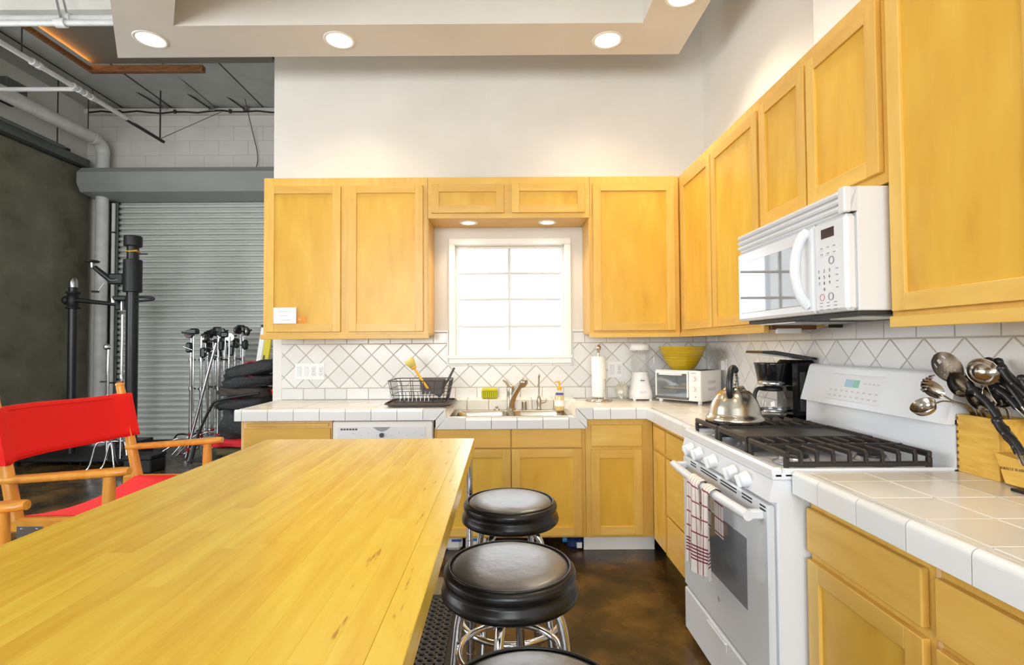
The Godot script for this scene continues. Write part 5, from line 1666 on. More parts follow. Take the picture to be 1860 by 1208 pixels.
func build_sink_things() -> void:
	var y := CT - 0.053
	var t := thing("sink", "double-bowl stainless steel drop-in sink under the window", "sink", v(0.04, y - 0.16, 3.33))
	var st: Material = M.stainless
	var X := [-0.335, 0.425]
	var Dd := [3.165, 3.512]
	part(t, "rim", join([bl([X[0], X[1]], [y - 0.004, y + 0.003], [Dd[0], 3.185], 0.0015), bl([X[0], X[1]], [y - 0.004, y + 0.003], [3.44, Dd[1]], 0.0015), bl([X[0], -0.30], [y - 0.004, y + 0.003], [3.18, 3.45], 0.0015), bl([0.39, X[1]], [y - 0.004, y + 0.003], [3.18, 3.45], 0.0015), bl([0.03, 0.06], [y - 0.004, y + 0.003], [3.18, 3.45], 0.0015)]), st, -t.position)
	for e in [[-0.305, 0.035], [0.055, 0.395]]:
		var w: float = e[1] - e[0]
		var rings := []
		for q in [[0.0, 0.004, 0.03], [0.003, -0.004, 0.05], [0.008, -0.06, 0.06], [0.014, -0.13, 0.06], [0.03, -0.152, 0.06], [0.06, -0.158, 0.05]]:
			var r := []
			for p in rrect(w - 2 * q[0], 0.272 - 2 * q[0], q[2], 5):
				r.append(v((e[0] + e[1]) / 2 + p.x, y + q[1], 3.315 - p.y) - t.position)
			rings.append(r)
		var bs := part(t, "bowl", loft(rings, false), st)
		var fl := []
		for p in rrect(w - 0.12, 0.152, 0.05, 5):
			fl.append(Vector2(p.x, p.y))
		part(bs, "bowl_floor", extrude(fl, 0.002), st, v((e[0] + e[1]) / 2, y - 0.157, 3.315) - t.position, Vector3(-90, 0, 0))
		part(bs, "drain", lathe([Vector2(0, 0.002), Vector2(0.03, 0.002), Vector2(0.04, 0.004), Vector2(0.042, 0)], 20), M.chrome_dull, v((e[0] + e[1]) / 2, y - 0.157, 3.315) - t.position)
	y += 0.003
	var nk: Material = M.nickel
	t = thing("kitchen_faucet", "brushed nickel pull-out faucet with side lever behind the sink", "faucet", v(0.045, y, 3.475))
	part(t, "base", lathe([Vector2(0, 0), Vector2(0.034, 0), Vector2(0.034, 0.004), Vector2(0.027, 0.012), Vector2(0.026, 0.11), Vector2(0.028, 0.14), Vector2(0.024, 0.158), Vector2(0.012, 0.168), Vector2(0, 0.17)], 24), nk)
	part(t, "spout", tube(smooth_path([Vector3(0.0, 0.02, 0.01), Vector3(0.02, 0.09, 0.03), Vector3(0.055, 0.155, 0.06), Vector3(0.078, 0.188, 0.085)], 6), 0.018, 14, false, 0.016), nk)
	part(t, "spray_head", lathe([Vector2(0, -0.03), Vector2(0.018, -0.03), Vector2(0.024, -0.015), Vector2(0.026, 0.012), Vector2(0.02, 0.028), Vector2(0, 0.034)], 20), nk, Vector3(0.082, 0.185, 0.10), Vector3(50, 0, -18))
	part(t, "lever", tube([Vector3(-0.012, 0.155, 0.012), Vector3(-0.028, 0.185, 0.016), Vector3(-0.052, 0.2, 0.02)], 0.010, 10, false, 0.006), nk)
	t = thing("filter_tap", "slim nickel filtered-water tap beside the main faucet", "faucet", v(0.235, y, 3.485))
	part(t, "base", lathe([Vector2(0, 0), Vector2(0.016, 0), Vector2(0.014, 0.008), Vector2(0.011, 0.02), Vector2(0.017, 0.05), Vector2(0.013, 0.075), Vector2(0.007, 0.095), Vector2(0, 0.096)], 18), nk)
	part(t, "spout", tube(smooth_path([Vector3(0, 0.09, 0), Vector3(0, 0.16, 0), Vector3(0.0, 0.215, 0.006), Vector3(0.0, 0.235, 0.03), Vector3(0, 0.225, 0.055)], 5), 0.0055, 10), nk)
	part(t, "lever", tube([Vector3(0.01, 0.045, 0), Vector3(0.04, 0.055, 0.005), Vector3(0.048, 0.075, 0.006)], 0.008, 8, false, 0.005), nk)
	t = thing("air_gap", "short nickel cylinder cap on the sink deck", "air gap", v(0.135, y, 3.485))
	part(t, "cap", cyl(0.0165, 0.056, 20, 0.004), nk)
	part(t, "flange", cyl(0.019, 0.006, 20, 0.001), nk)
	t = thing("sprayer_base", "small low nickel stopper knob on the sink deck", "knob", v(-0.05, y, 3.475))
	part(t, "plate", lathe([Vector2(0, 0), Vector2(0.022, 0), Vector2(0.018, 0.006), Vector2(0.006, 0.01), Vector2(0, 0.01)], 18), nk)
	part(t, "knob", lathe([Vector2(0.004, 0.008), Vector2(0.008, 0.018), Vector2(0.006, 0.026), Vector2(0, 0.028)], 14), nk)
	var ly := CT + 0.014
	t = thing("sponge", "yellow and green scrub sponge standing on the tiled ledge behind the sink", "sponge", v(-0.10, ly, 3.6))
	part(t, "foam", cbox(Vector3(0.112, 0.072, 0.022), 0.008), M.sponge_yellow, Vector3(0, 0.036, 0))
	part(t, "scrub_pad", cbox(Vector3(0.108, 0.05, 0.008), 0.003), M.sponge_green, Vector3(0, 0.028, 0.014))
	for k in 8:
		part(t, "ridge", cbox(Vector3(0.006, 0.044, 0.004), 0.0015), M.sponge_yellow, Vector3(-0.046 + 0.013 * k, 0.026, 0.0185))
	t = thing("soap_bottle", "clear hand soap bottle with yellow pump beside the sink", "soap", v(0.367, y, 3.43))
	part(t, "bottle", lathe([Vector2(0, 0.0), Vector2(0.03, 0.0), Vector2(0.033, 0.008), Vector2(0.033, 0.075), Vector2(0.028, 0.105), Vector2(0.018, 0.125), Vector2(0.013, 0.13), Vector2(0.013, 0.138)], 22), M.soap_clear)
	part(t, "soap", lathe([Vector2(0, 0.002), Vector2(0.0285, 0.002), Vector2(0.031, 0.009), Vector2(0.031, 0.072), Vector2(0.0265, 0.1), Vector2(0, 0.1)], 22), M.soap_yellow)
	part(t, "label", lathe([Vector2(0.0288, 0.104), Vector2(0.0236, 0.117)], 22), M.label_blue)
	part(t, "label", lathe([Vector2(0.0335, 0.03), Vector2(0.0335, 0.07)], 22), M.white_paper)
	part(t, "pump_collar", cyl(0.0165, 0.022, 18, 0.002), M.soap_pump, Vector3(0, 0.136, 0))
	part(t, "pump_stem", cyl(0.006, 0.03, 12), M.soap_pump, Vector3(0, 0.156, 0))
	part(t, "pump_nozzle", tube([Vector3(0.006, 0.188, 0), Vector3(-0.012, 0.19, 0), Vector3(-0.032, 0.184, 0.004)], 0.007, 10, false, 0.004), M.soap_pump)
	# dish rack
	t = thing("dish_rack", "dark wire dish rack on a drip tray beside the sink", "dish rack", v(-0.535, CT, 3.37))
	var tr := []
	for q in [[0.0, 0.004], [0.0, 0.012], [0.008, 0.026], [0.014, 0.026], [0.018, 0.016]]:
		var r := []
		for p in rrect(0.405 - 2 * (0.014 - q[0]) + 0.02, 0.30 - 2 * (0.014 - q[0]) + 0.02, 0.04, 4):
			r.append(Vector3(p.x, q[1], p.y))
		tr.append(r)
	part(t, "drip_tray", loft(tr), M.rack_tray)
	var rk := empty(t, "basket", Vector3(0, 0.02, 0))
	for e in [[0.0, 0.165, 0.13], [0.045, 0.175, 0.137], [0.085, 0.183, 0.143], [0.135, 0.193, 0.151]]:
		wire_box(rk, "rim_wire", M.rack_wire, [-e[1], e[1]], e[0] + 0.008, [-e[2], e[2]], 0.0032 if e[0] > 0.1 else 0.0022)
	for k in 11:
		var s := -0.15 + 0.03 * k
		for z in [-1.0, 1.0]:
			rod(rk, "upright_wire", M.rack_wire, Vector3(s, 0.006, 0.13 * z), Vector3(s * 1.16, 0.143, 0.151 * z), 0.002, 5) if k % 2 == 0 else null
		rod(rk, "floor_wire", M.rack_wire, Vector3(s, 0.008, -0.13), Vector3(s, 0.008, 0.13), 0.002, 5)
	for k in 7:
		var s := -0.105 + 0.035 * k
		for x in [-1.0, 1.0]:
			rod(rk, "upright_wire", M.rack_wire, Vector3(0.165 * x, 0.006, s), Vector3(0.193 * x, 0.143, s * 1.14), 0.002, 5)
	for k in 8:
		part(rk, "plate_prong", tube(smooth_path([Vector3(-0.13 + 0.026 * k, 0.008, 0.06), Vector3(-0.124 + 0.026 * k, 0.07, 0.05), Vector3(-0.118 + 0.026 * k, 0.008, 0.04)], 4), 0.002, 5), M.chrome_dull)
	var cup := []
	for q in [[0.0, 0.145, 0.06], [0.1, 0.175, 0.072]]:
		var r := []
		for p in rrect(q[1], q[2], 0.02, 4):
			r.append(Vector3(p.x, q[0], p.y))
		cup.append(r)
	part(t, "cutlery_cup", loft(cup), M.rack_cup, Vector3(0.055, 0.06, -0.11))
	t = thing("scrub_brush", "yellow-handled dish brush leaning in the wire dish rack", "brush", v(-0.5, CT + 0.1, 3.44))
	part(t, "handle", tube([Vector3(0.0, 0.0, 0.03), Vector3(-0.05, 0.07, 0.03), Vector3(-0.088, 0.13, 0.03)], 0.008, 10), M.bamboo)
	part(t, "head", cyl(0.02, 0.02, 16, 0.004), M.bamboo, Vector3(-0.09, 0.132, 0.03), Vector3(0, 0, 34))
	part(t, "bristles", lathe([Vector2(0, 0), Vector2(0.022, 0), Vector2(0.034, 0.04), Vector2(0.03, 0.055), Vector2(0, 0.058)], 16), M.bristle, Vector3(-0.098, 0.146, 0.03), Vector3(0, 0, 34))
	t = thing("spatula_handle", "dark grey utensil handle sticking out of the dish rack", "utensil", v(-0.42, CT + 0.09, 3.46))
	part(t, "handle", tube([Vector3(0, 0.0, 0), Vector3(0.05, 0.07, 0.0), Vector3(0.088, 0.145, 0.0)], 0.009, 8, false, 0.007), M.print_dark)
	part(t, "blade", cbox(Vector3(0.05, 0.05, 0.004), 0.002), M.print_dark, Vector3(-0.016, -0.022, 0), Vector3(0, 0, -35))
	# bottles stored in the open toe space
	t = thing("detergent_bottle", "dark blue detergent bottle lying in the toe space under the sink cabinet", "bottle", v(0.44, 0, 3.27))
	part(t, "bottle", cbox(Vector3(0.10, 0.078, 0.07), 0.02), M.bottle_blue, Vector3(0, 0.039, 0))
	part(t, "label", cbox(Vector3(0.032, 0.034, 0.002), 0.0), M.white_paper, Vector3(0.022, 0.03, 0.0355))
	part(t, "cap", cyl(0.019, 0.03, 16, 0.003), M.bottle_cap_blue, Vector3(-0.05, 0.055, 0), Vector3(0, 0, 90))
	t = thing("detergent_bottle", "white detergent jug in the toe space by the table post", "bottle", v(-0.32, 0, 3.27))
	part(t, "jug", cbox(Vector3(0.11, 0.09, 0.08), 0.022), M.white_plastic, Vector3(0, 0.045, 0))
	part(t, "label", cbox(Vector3(0.06, 0.014, 0.002), 0.0), M.label_blue, Vector3(0.02, 0.065, 0.0405))
	t = thing("detergent_box", "pale carton pushed under the sink cabinet beside the white jug", "carton", v(-0.18, 0, 3.29))
	part(t, "carton", cbox(Vector3(0.13, 0.085, 0.07), 0.003), M.white_paper, Vector3(0, 0.0425, 0))
	part(t, "stripe", cbox(Vector3(0.09, 0.016, 0.001), 0.0), M.bottle_cap_blue, Vector3(0.0, 0.06, 0.0355))
	# outlets
	for e in [["white four-gang switch and outlet plate on the tiles by the dish rack", [-1.495, -1.285], [1.036, 1.152], 4], ["white switch and outlet plate on the tiles behind the paper towel", [0.748, 0.853], [1.036, 1.155], 2]]:
		t = thing("outlet_plate", e[0], "outlet", v((e[1][0] + e[1][1]) / 2, e[2][0], D - 0.01))
		bb(t, "plate", M.white_plastic, e[1], e[2], [D - 0.0115, D - 0.0055], 0.002)
		for k in e[3]:
			var xc: float = e[1][0] + (e[1][1] - e[1][0]) * (k + 0.5) / e[3]
			var yc: float = (e[2][0] + e[2][1]) / 2
			var sw: bool = (k < 2) if e[3] == 4 else (k == 0)
			var ins := bb(t, "rocker" if sw else "receptacle", M.enamel_soft, [xc - 0.0165, xc + 0.0165], [yc - 0.034, yc + 0.034], [D - 0.0138, D - 0.011], 0.0015)
			if not sw:
				for q in [-0.018, 0.018]:
					for s in [-0.006, 0.006]:
						bb(ins, "slot", M.print_dark, [xc + s - 0.001, xc + s + 0.001], [yc + q - 0.004, yc + q + 0.004], [D - 0.0142, D - 0.0136], 0.0)
					part(ins, "ground_hole", cyl(0.0022, 0.0006, 8), M.print_dark, v(xc, yc + q - 0.009, D - 0.0136) - origin(ins), Vector3(90, 0, 0))
				bb(ins, "test_button", M.print_red if e[3] == 2 else M.print_grey, [xc - 0.004, xc + 0.004], [yc - 0.003, yc + 0.003], [D - 0.0146, D - 0.0137], 0.0)


# ------------------------------------------------------------------ things on the counter
func build_counter_things() -> void:
	var t := thing("paper_towel_holder", "roll of white paper towel on a brushed steel stand", "paper towel", v(0.645, CT, 3.52))
	var bs: Material = M.brushed
	part(t, "base", lathe([Vector2(0, 0), Vector2(0.086, 0), Vector2(0.088, 0.004), Vector2(0.086, 0.016), Vector2(0.082, 0.019), Vector2(0, 0.019)], 40), bs)
	part(t, "post", cyl(0.006, 0.34, 14), bs, Vector3(0, 0.015, 0))
	part(t, "finial", lathe([Vector2(0.008, 0.325), Vector2(0.008, 0.34), Vector2(0.017, 0.352), Vector2(0.0185, 0.366), Vector2(0.012, 0.379), Vector2(0, 0.383)], 20), bs)
	part(t, "roll", lathe([Vector2(0.02, 0.03), Vector2(0.045, 0.03), Vector2(0.047, 0.034), Vector2(0.047, 0.3), Vector2(0.045, 0.304), Vector2(0.02, 0.304), Vector2(0.02, 0.03)], 40), M.paper_towel)
	part(t, "side_arm", cyl(0.006, 0.125, 12), bs, Vector3(0.028, 0.015, 0.065))
	part(t, "arm_knob", lathe([Vector2(0, -0.009), Vector2(0.007, -0.006), Vector2(0.009, 0), Vector2(0.007, 0.006), Vector2(0, 0.009)], 14), bs, Vector3(0.028, 0.145, 0.065))
	t = thing("blender", "white countertop blender with clear jar beside the toaster oven", "blender", v(0.945, CT, 3.585))
	var wpl: Material = M.white_plastic
	for e in [[-0.055, -0.05], [0.055, -0.05], [-0.055, 0.055], [0.055, 0.055]]:
		part(t, "foot", cyl(0.011, 0.012, 12, 0.002), wpl, Vector3(e[0], 0, e[1]))
	var rings := []
	for q in [[0.012, 0.150, 0.05], [0.03, 0.156, 0.055], [0.06, 0.150, 0.05], [0.085, 0.135, 0.05], [0.11, 0.125, 0.045], [0.15, 0.112, 0.045], [0.178, 0.106, 0.05]]:
		var r := []
		for p in rrect(q[1], q[1] * 0.95, q[2], 5):
			r.append(Vector3(p.x, q[0], p.y))
		rings.append(r)
	part(t, "motor_base", loft(rings), wpl)
	bb(t, "brand_strip", M.print_dark, [0.93, 0.96], [CT + 0.135, CT + 0.14], [3.5235, 3.5285], 0.0005)
	part(t, "switch", cbox(Vector3(0.05, 0.016, 0.006), 0.003), M.enamel_soft, Vector3(0, 0.06, 0.072))
	part(t, "jar", lathe([Vector2(0.052, 0.18), Vector2(0.055, 0.19), Vector2(0.066, 0.34), Vector2(0.068, 0.348), Vector2(0.064, 0.348), Vector2(0.0525, 0.192), Vector2(0.0, 0.19)], 24), M.jar_glass)
	part(t, "jar_collar", lathe([Vector2(0.052, 0.176), Vector2(0.056, 0.18), Vector2(0.055, 0.193), Vector2(0.05, 0.195)], 24), wpl)
	part(t, "jar_handle", tube(smooth_path([Vector3(0.062, 0.325, 0.01), Vector3(0.09, 0.32, 0.014), Vector3(0.088, 0.25, 0.014), Vector3(0.06, 0.225, 0.01)], 5), 0.006, 8), M.jar_glass)
	part(t, "blade", cyl(0.012, 0.012, 12, 0.003), M.chrome, Vector3(0, 0.192, 0))
	part(t, "lid", lathe([Vector2(0, 0.388), Vector2(0.06, 0.388), Vector2(0.066, 0.383), Vector2(0.069, 0.37), Vector2(0.071, 0.346), Vector2(0.066, 0.343), Vector2(0, 0.345)], 24), wpl)
	t = thing("plastic_bag", "crumpled clear plastic bag beside the blender base", "bag", v(0.825, CT + 0.002, 3.62))
	part(t, "bag", blob(Vector3(0.07, 0.11, 0.06), 0.5, 5, 0.9), M.soap_clear, Vector3(0, 0.057, 0))
	part(t, "twist", tube([Vector3(0.005, 0.1, 0), Vector3(0.02, 0.13, 0.0), Vector3(0.028, 0.138, 0)], 0.008, 8, false, 0.003), M.soap_clear)
	# toaster oven, turned toward the room
	t = thing("toaster_oven", "white toaster oven with glass door in the counter corner", "toaster oven", v(1.225, CT, 3.44), -50.0)
	var cr: Material = M.appliance_cream
	var W := 0.33
	var Hh := 0.195
	var y0 := 0.02
	var dp := 0.25
	for e in [[-0.14, 0.1], [0.14, 0.1], [-0.14, -0.095], [0.14, -0.095]]:
		part(t, "foot", cyl(0.013, 0.022, 12, 0.003), cr, Vector3(e[0], 0, e[1]))
	# case: open shell round the cavity
	part(t, "case", join([
		[cbox(Vector3(W, 0.012, dp), 0.004), xf(Vector3(0, y0 + Hh - 0.006, 0))], [cbox(Vector3(W, 0.012, dp), 0.004), xf(Vector3(0, y0 + 0.006, 0))],
		[cbox(Vector3(0.01, Hh, dp), 0.003), xf(Vector3(-W / 2 + 0.005, y0 + Hh / 2, 0))], [cbox(Vector3(0.088, Hh, dp), 0.006), xf(Vector3(W / 2 - 0.044, y0 + Hh / 2, 0))],
		[cbox(Vector3(W, Hh, 0.01), 0.002), xf(Vector3(0, y0 + Hh / 2, -dp / 2 + 0.005))]]), cr)
	part(t, "liner", join([[cbox(Vector3(W - 0.1, Hh - 0.03, 0.003), 0.0), xf(Vector3(-0.038, y0 + Hh / 2, -dp / 2 + 0.014))], [cbox(Vector3(W - 0.1, 0.003, dp - 0.03), 0.0), xf(Vector3(-0.038, y0 + 0.0155, 0))]]), M.chrome_dull)
	for k in 9:
		part(t, "rack_wire", tube([Vector3(-0.148 + 0.025 * k, y0 + 0.065, -0.1), Vector3(-0.148 + 0.025 * k, y0 + 0.065, 0.1)], 0.002, 5), M.chrome_dull)
	var pan := part(t, "tray", cbox(Vector3(0.21, 0.012, 0.15), 0.004), M.bread, Vector3(-0.025, y0 + 0.075, 0.01))
	part(pan, "loaf", cbox(Vector3(0.1, 0.022, 0.07), 0.008), M.bread, Vector3(0.03, 0.017, -0.02))
	var dd := empty(t, "door", Vector3(-0.044, y0 + Hh / 2, dp / 2))
	part(dd, "glass", cbox(Vector3(0.222, 0.145, 0.004), 0.0), M.toaster_glass, Vector3(0, -0.004, 0.003))
	for s in [[0.0, 0.083, 0.240, 0.016], [0.0, -0.084, 0.240, 0.016]]:
		part(dd, "door_rail", cbox(Vector3(s[2], s[3], 0.008), 0.002), cr if s[1] > 0 else M.rack_cup, Vector3(s[0], s[1], 0.003))
	for s in [-0.115, 0.115]:
		part(dd, "door_stile", cbox(Vector3(0.010, 0.152, 0.008), 0.002), cr, Vector3(s, 0, 0.003))
	part(dd, "handle", tube(smooth_path([Vector3(-0.075, 0.07, 0.006), Vector3(-0.072, 0.07, 0.024), Vector3(0, 0.07, 0.028), Vector3(0.072, 0.07, 0.024), Vector3(0.075, 0.07, 0.006)], 5), 0.007, 10), M.enamel_soft)
	var cpn := empty(t, "control_panel", Vector3(W / 2 - 0.044, y0 + Hh / 2, dp / 2))
	part(cpn, "fascia", cbox(Vector3(0.082, 0.185, 0.004), 0.001), cr, Vector3(0, 0, 0.002))
	for yy in [0.045, -0.02]:
		var kn := part(cpn, "dial", cyl(0.016, 0.012, 20, 0.003), cr, Vector3(-0.008, yy, 0.004), Vector3(90, 0, 0))
		part(kn, "pointer", cbox(Vector3(0.004, 0.004, 0.028), 0.001), cr, Vector3(0, 0.013, 0))
		for k in 7:
			var a := deg_to_rad(-120.0 + 40.0 * k)
			part(cpn, "dial_tick", cbox(Vector3(0.0025, 0.0025, 0.0006), 0.0), M.print_grey, Vector3(-0.008 + sin(a) * 0.024, yy + cos(a) * 0.024, 0.0042))
	part(cpn, "print_mark", cbox(Vector3(0.036, 0.004, 0.0006), 0.0), M.print_grey, Vector3(-0.008, 0.081, 0.0042))
	part(cpn, "pilot_light", cyl(0.0035, 0.003, 12), M.red_mark, Vector3(0.006, -0.068, 0.004), Vector3(90, 0, 0))
	for k in 8:
		for j in 2:
			part(t, "vent_slot", cbox(Vector3(0.001, 0.02, 0.003), 0.0), M.print_grey, Vector3(W / 2 + 0.0002, y0 + 0.12 - 0.045 * j, 0.04 - 0.012 * k))
	part(t, "power_cord", tube(smooth_path([Vector3(0.1, 0.04, -0.124), Vector3(0.15, 0.03, -0.15), Vector3(0.19, 0.006, -0.1), Vector3(0.2, 0.006, -0.02), Vector3(0.22, 0.006, -0.06)], 5), 0.0035, 6), M.black_soft)
	t = thing("serving_bowl", "wide olive-gold lacquered bowl on top of the toaster oven", "bowl", v(1.185, CT + 0.2155, 3.43))
	part(t, "bowl", lathe([Vector2(0, 0.0), Vector2(0.066, 0.0), Vector2(0.072, 0.004), Vector2(0.092, 0.03), Vector2(0.118, 0.076), Vector2(0.138, 0.12), Vector2(0.149, 0.15), Vector2(0.1495, 0.152), Vector2(0.1455, 0.152), Vector2(0.134, 0.12), Vector2(0.114, 0.078), Vector2(0.088, 0.034), Vector2(0.066, 0.012), Vector2(0, 0.008)], 48), M.bowl_lacquer)
	part(t, "rim", tube(ring_pts(Vector3(0, 0.1515, 0), 0.1475, 48), 0.0024, 6, true), M.bowl_lacquer)
	# kettle
	t = thing("kettle", "brushed steel whistling kettle with black handle on the front burner", "kettle", v(0.965, 0.9495, 2.165), 52.0)
	part(t, "body", lathe([Vector2(0, 0), Vector2(0.108, 0.0), Vector2(0.114, 0.003), Vector2(0.115, 0.012), Vector2(0.111, 0.022), Vector2(0.104, 0.028), Vector2(0.101, 0.036), Vector2(0.096, 0.06), Vector2(0.086, 0.088), Vector2(0.072, 0.112), Vector2(0.055, 0.127), Vector2(0.042, 0.131)], 48), M.brushed)
	var lid := part(t, "lid", lathe([Vector2(0.044, 0.131), Vector2(0.043, 0.135), Vector2(0.034, 0.142), Vector2(0.018, 0.147), Vector2(0, 0.148)], 32), M.chrome)
	part(lid, "knob", lathe([Vector2(0.006, 0.147), Vector2(0.008, 0.154), Vector2(0.013, 0.16), Vector2(0.009, 0.167), Vector2(0, 0.168)], 16), M.brushed)
	part(t, "spout", tube([Vector3(0.075, 0.085, 0), Vector3(0.1, 0.11, 0), Vector3(0.118, 0.132, 0)], 0.022, 14, false, 0.014), M.brushed)
	part(t, "handle", tube(smooth_path([Vector3(-0.062, 0.098, 0.0), Vector3(-0.078, 0.13, 0), Vector3(-0.072, 0.18, 0), Vector3(-0.045, 0.214, 0), Vector3(-0.01, 0.222, 0), Vector3(0.02, 0.21, 0)], 6), 0.0135, 12), M.black_plastic)
	part(t, "handle_bracket", tube(smooth_path([Vector3(0.016, 0.214, 0), Vector3(0.04, 0.18, 0), Vector3(0.056, 0.128, 0)], 5), 0.0065, 10), M.chrome)
	part(t, "trigger", tube([Vector3(0.025, 0.19, 0), Vector3(0.055, 0.176, 0)], 0.005, 8), M.chrome)
	# coffee maker
	t = thing("coffee_maker", "black drip coffee maker with its lid ajar and a glass carafe", "coffee maker", v(1.325, CT, 2.46), 0.0)
	var bg: Material = M.black_gloss
	var o := -t.position
	bb(t, "base", bg, [1.20, 1.44], [CT, CT + 0.035], [2.375, 2.545], 0.012)
	part(t, "hot_plate", cyl(0.062, 0.004, 28, 0.001), M.black_soft, v(1.272, CT + 0.035, 2.46) + o)
	bb(t, "tower", bg, [1.335, 1.445], [CT + 0.035, CT + 0.305], [2.375, 2.545], 0.016)
	bb(t, "water_window", M.carafe_glass, [1.36, 1.385], [CT + 0.07, CT + 0.25], [2.373, 2.376], 0.0005)
	part(t, "brew_basket", lathe([Vector2(0, 0.195), Vector2(0.055, 0.195), Vector2(0.062, 0.21), Vector2(0.076, 0.285), Vector2(0.077, 0.292), Vector2(0, 0.292)], 28), bg, v(1.275, CT, 2.46) + o)
	part(t, "chrome_band", lathe([Vector2(0.0585, 0.186), Vector2(0.0605, 0.19), Vector2(0.063, 0.208), Vector2(0.06, 0.208)], 28), M.chrome_dull, v(1.275, CT, 2.46) + o)
	part(t, "lid", extrude([Vector2(-0.12, 0.0), Vector2(0.1, -0.03), Vector2(0.135, -0.032), Vector2(0.135, -0.022), Vector2(0.1, -0.016), Vector2(-0.06, 0.012), Vector2(-0.115, 0.011)], 0.165), bg, v(1.31, CT + 0.338, 2.378) + o)
	var cf := empty(t, "carafe", v(1.272, CT + 0.039, 2.46) + o)
	part(cf, "glass", lathe([Vector2(0, 0), Vector2(0.056, 0.0), Vector2(0.064, 0.012), Vector2(0.068, 0.045), Vector2(0.064, 0.08), Vector2(0.052, 0.112), Vector2(0.046, 0.124)], 32), M.carafe_glass)
	part(cf, "collar", lathe([Vector2(0.046, 0.12), Vector2(0.049, 0.122), Vector2(0.049, 0.136), Vector2(0.03, 0.142), Vector2(0, 0.142)], 28), M.black_soft)
	part(cf, "band", lathe([Vector2(0.0665, 0.022), Vector2(0.0685, 0.024), Vector2(0.069, 0.032), Vector2(0.0675, 0.034)], 32), M.chrome_dull)
	part(cf, "handle", tube(smooth_path([Vector3(-0.04, 0.13, 0.02), Vector3(-0.085, 0.13, 0.035), Vector3(-0.1, 0.08, 0.04), Vector3(-0.07, 0.03, 0.03)], 5), 0.009, 10), M.black_soft)
	part(t, "power_cord", tube(smooth_path([v(1.43, CT + 0.05, 2.38), v(1.438, CT + 0.09, 2.355), v(1.44, CT + 0.07, 2.325), v(1.44, CT + 0.02, 2.33), v(1.43, CT + 0.006, 2.36)], 5), 0.0035, 6), M.black_soft, o)
	t = thing("wall_plug", "small white plug-in adapter on the side wall behind the toaster oven", "plug", v(1.45, 1.13, 3.42))
	bb(t, "body", M.white_plastic, [1.43, XW - 0.006], [1.10, 1.165], [3.40, 3.45], 0.004)
	bb(t, "plate", M.white_plastic, [XW - 0.011, XW - 0.005], [1.05, 1.175], [3.37, 3.46], 0.002)


func curve_tool(t: Node3D, pts: Array, r0: float, r1: float, m: Material, flat := 0.45) -> void:
	part(t, "shaft", tube(smooth_path(pts, 5), r0, 8, false, r1, flat), m)


func spoon_bowl(w: float, l: float, depth: float, holes := false) -> ArrayMesh:
	# shallow oval bowl, opening toward +z, long axis y; slots cut out when asked for
	var st := start(0)
	var nu := 14
	var nv := 26
	var at := func(i: int, j: int, back: bool) -> Vector3:
		var u := i / float(nu) * 2.0 - 1.0
		var vv := j / float(nv) * 2.0 - 1.0
		var hw := sqrt(maxf(0.0, 1.0 - vv * vv)) * w / 2
		return Vector3(u * hw, vv * l / 2, -depth * (1.0 - u * u) * (1.0 - vv * vv) - (0.0016 if back else 0.0))
	for i in nu:
		for j in nv:
			if holes:
				var slot := j in [17, 18, 19, 20] and i in [3, 6, 7, 10]
				var dot := (j in [6, 9, 12] and i in [3, 6, 9]) or (j in [8, 11] and i in [5, 8])
				if slot or dot:
					continue
			for b in [false, true]:
				quad(st, at.call(i, j, b), at.call(i + 1, j, b), at.call(i + 1, j + 1, b), at.call(i, j + 1, b), Vector3(0, 0, -1 if b else 1))
	return done(st)


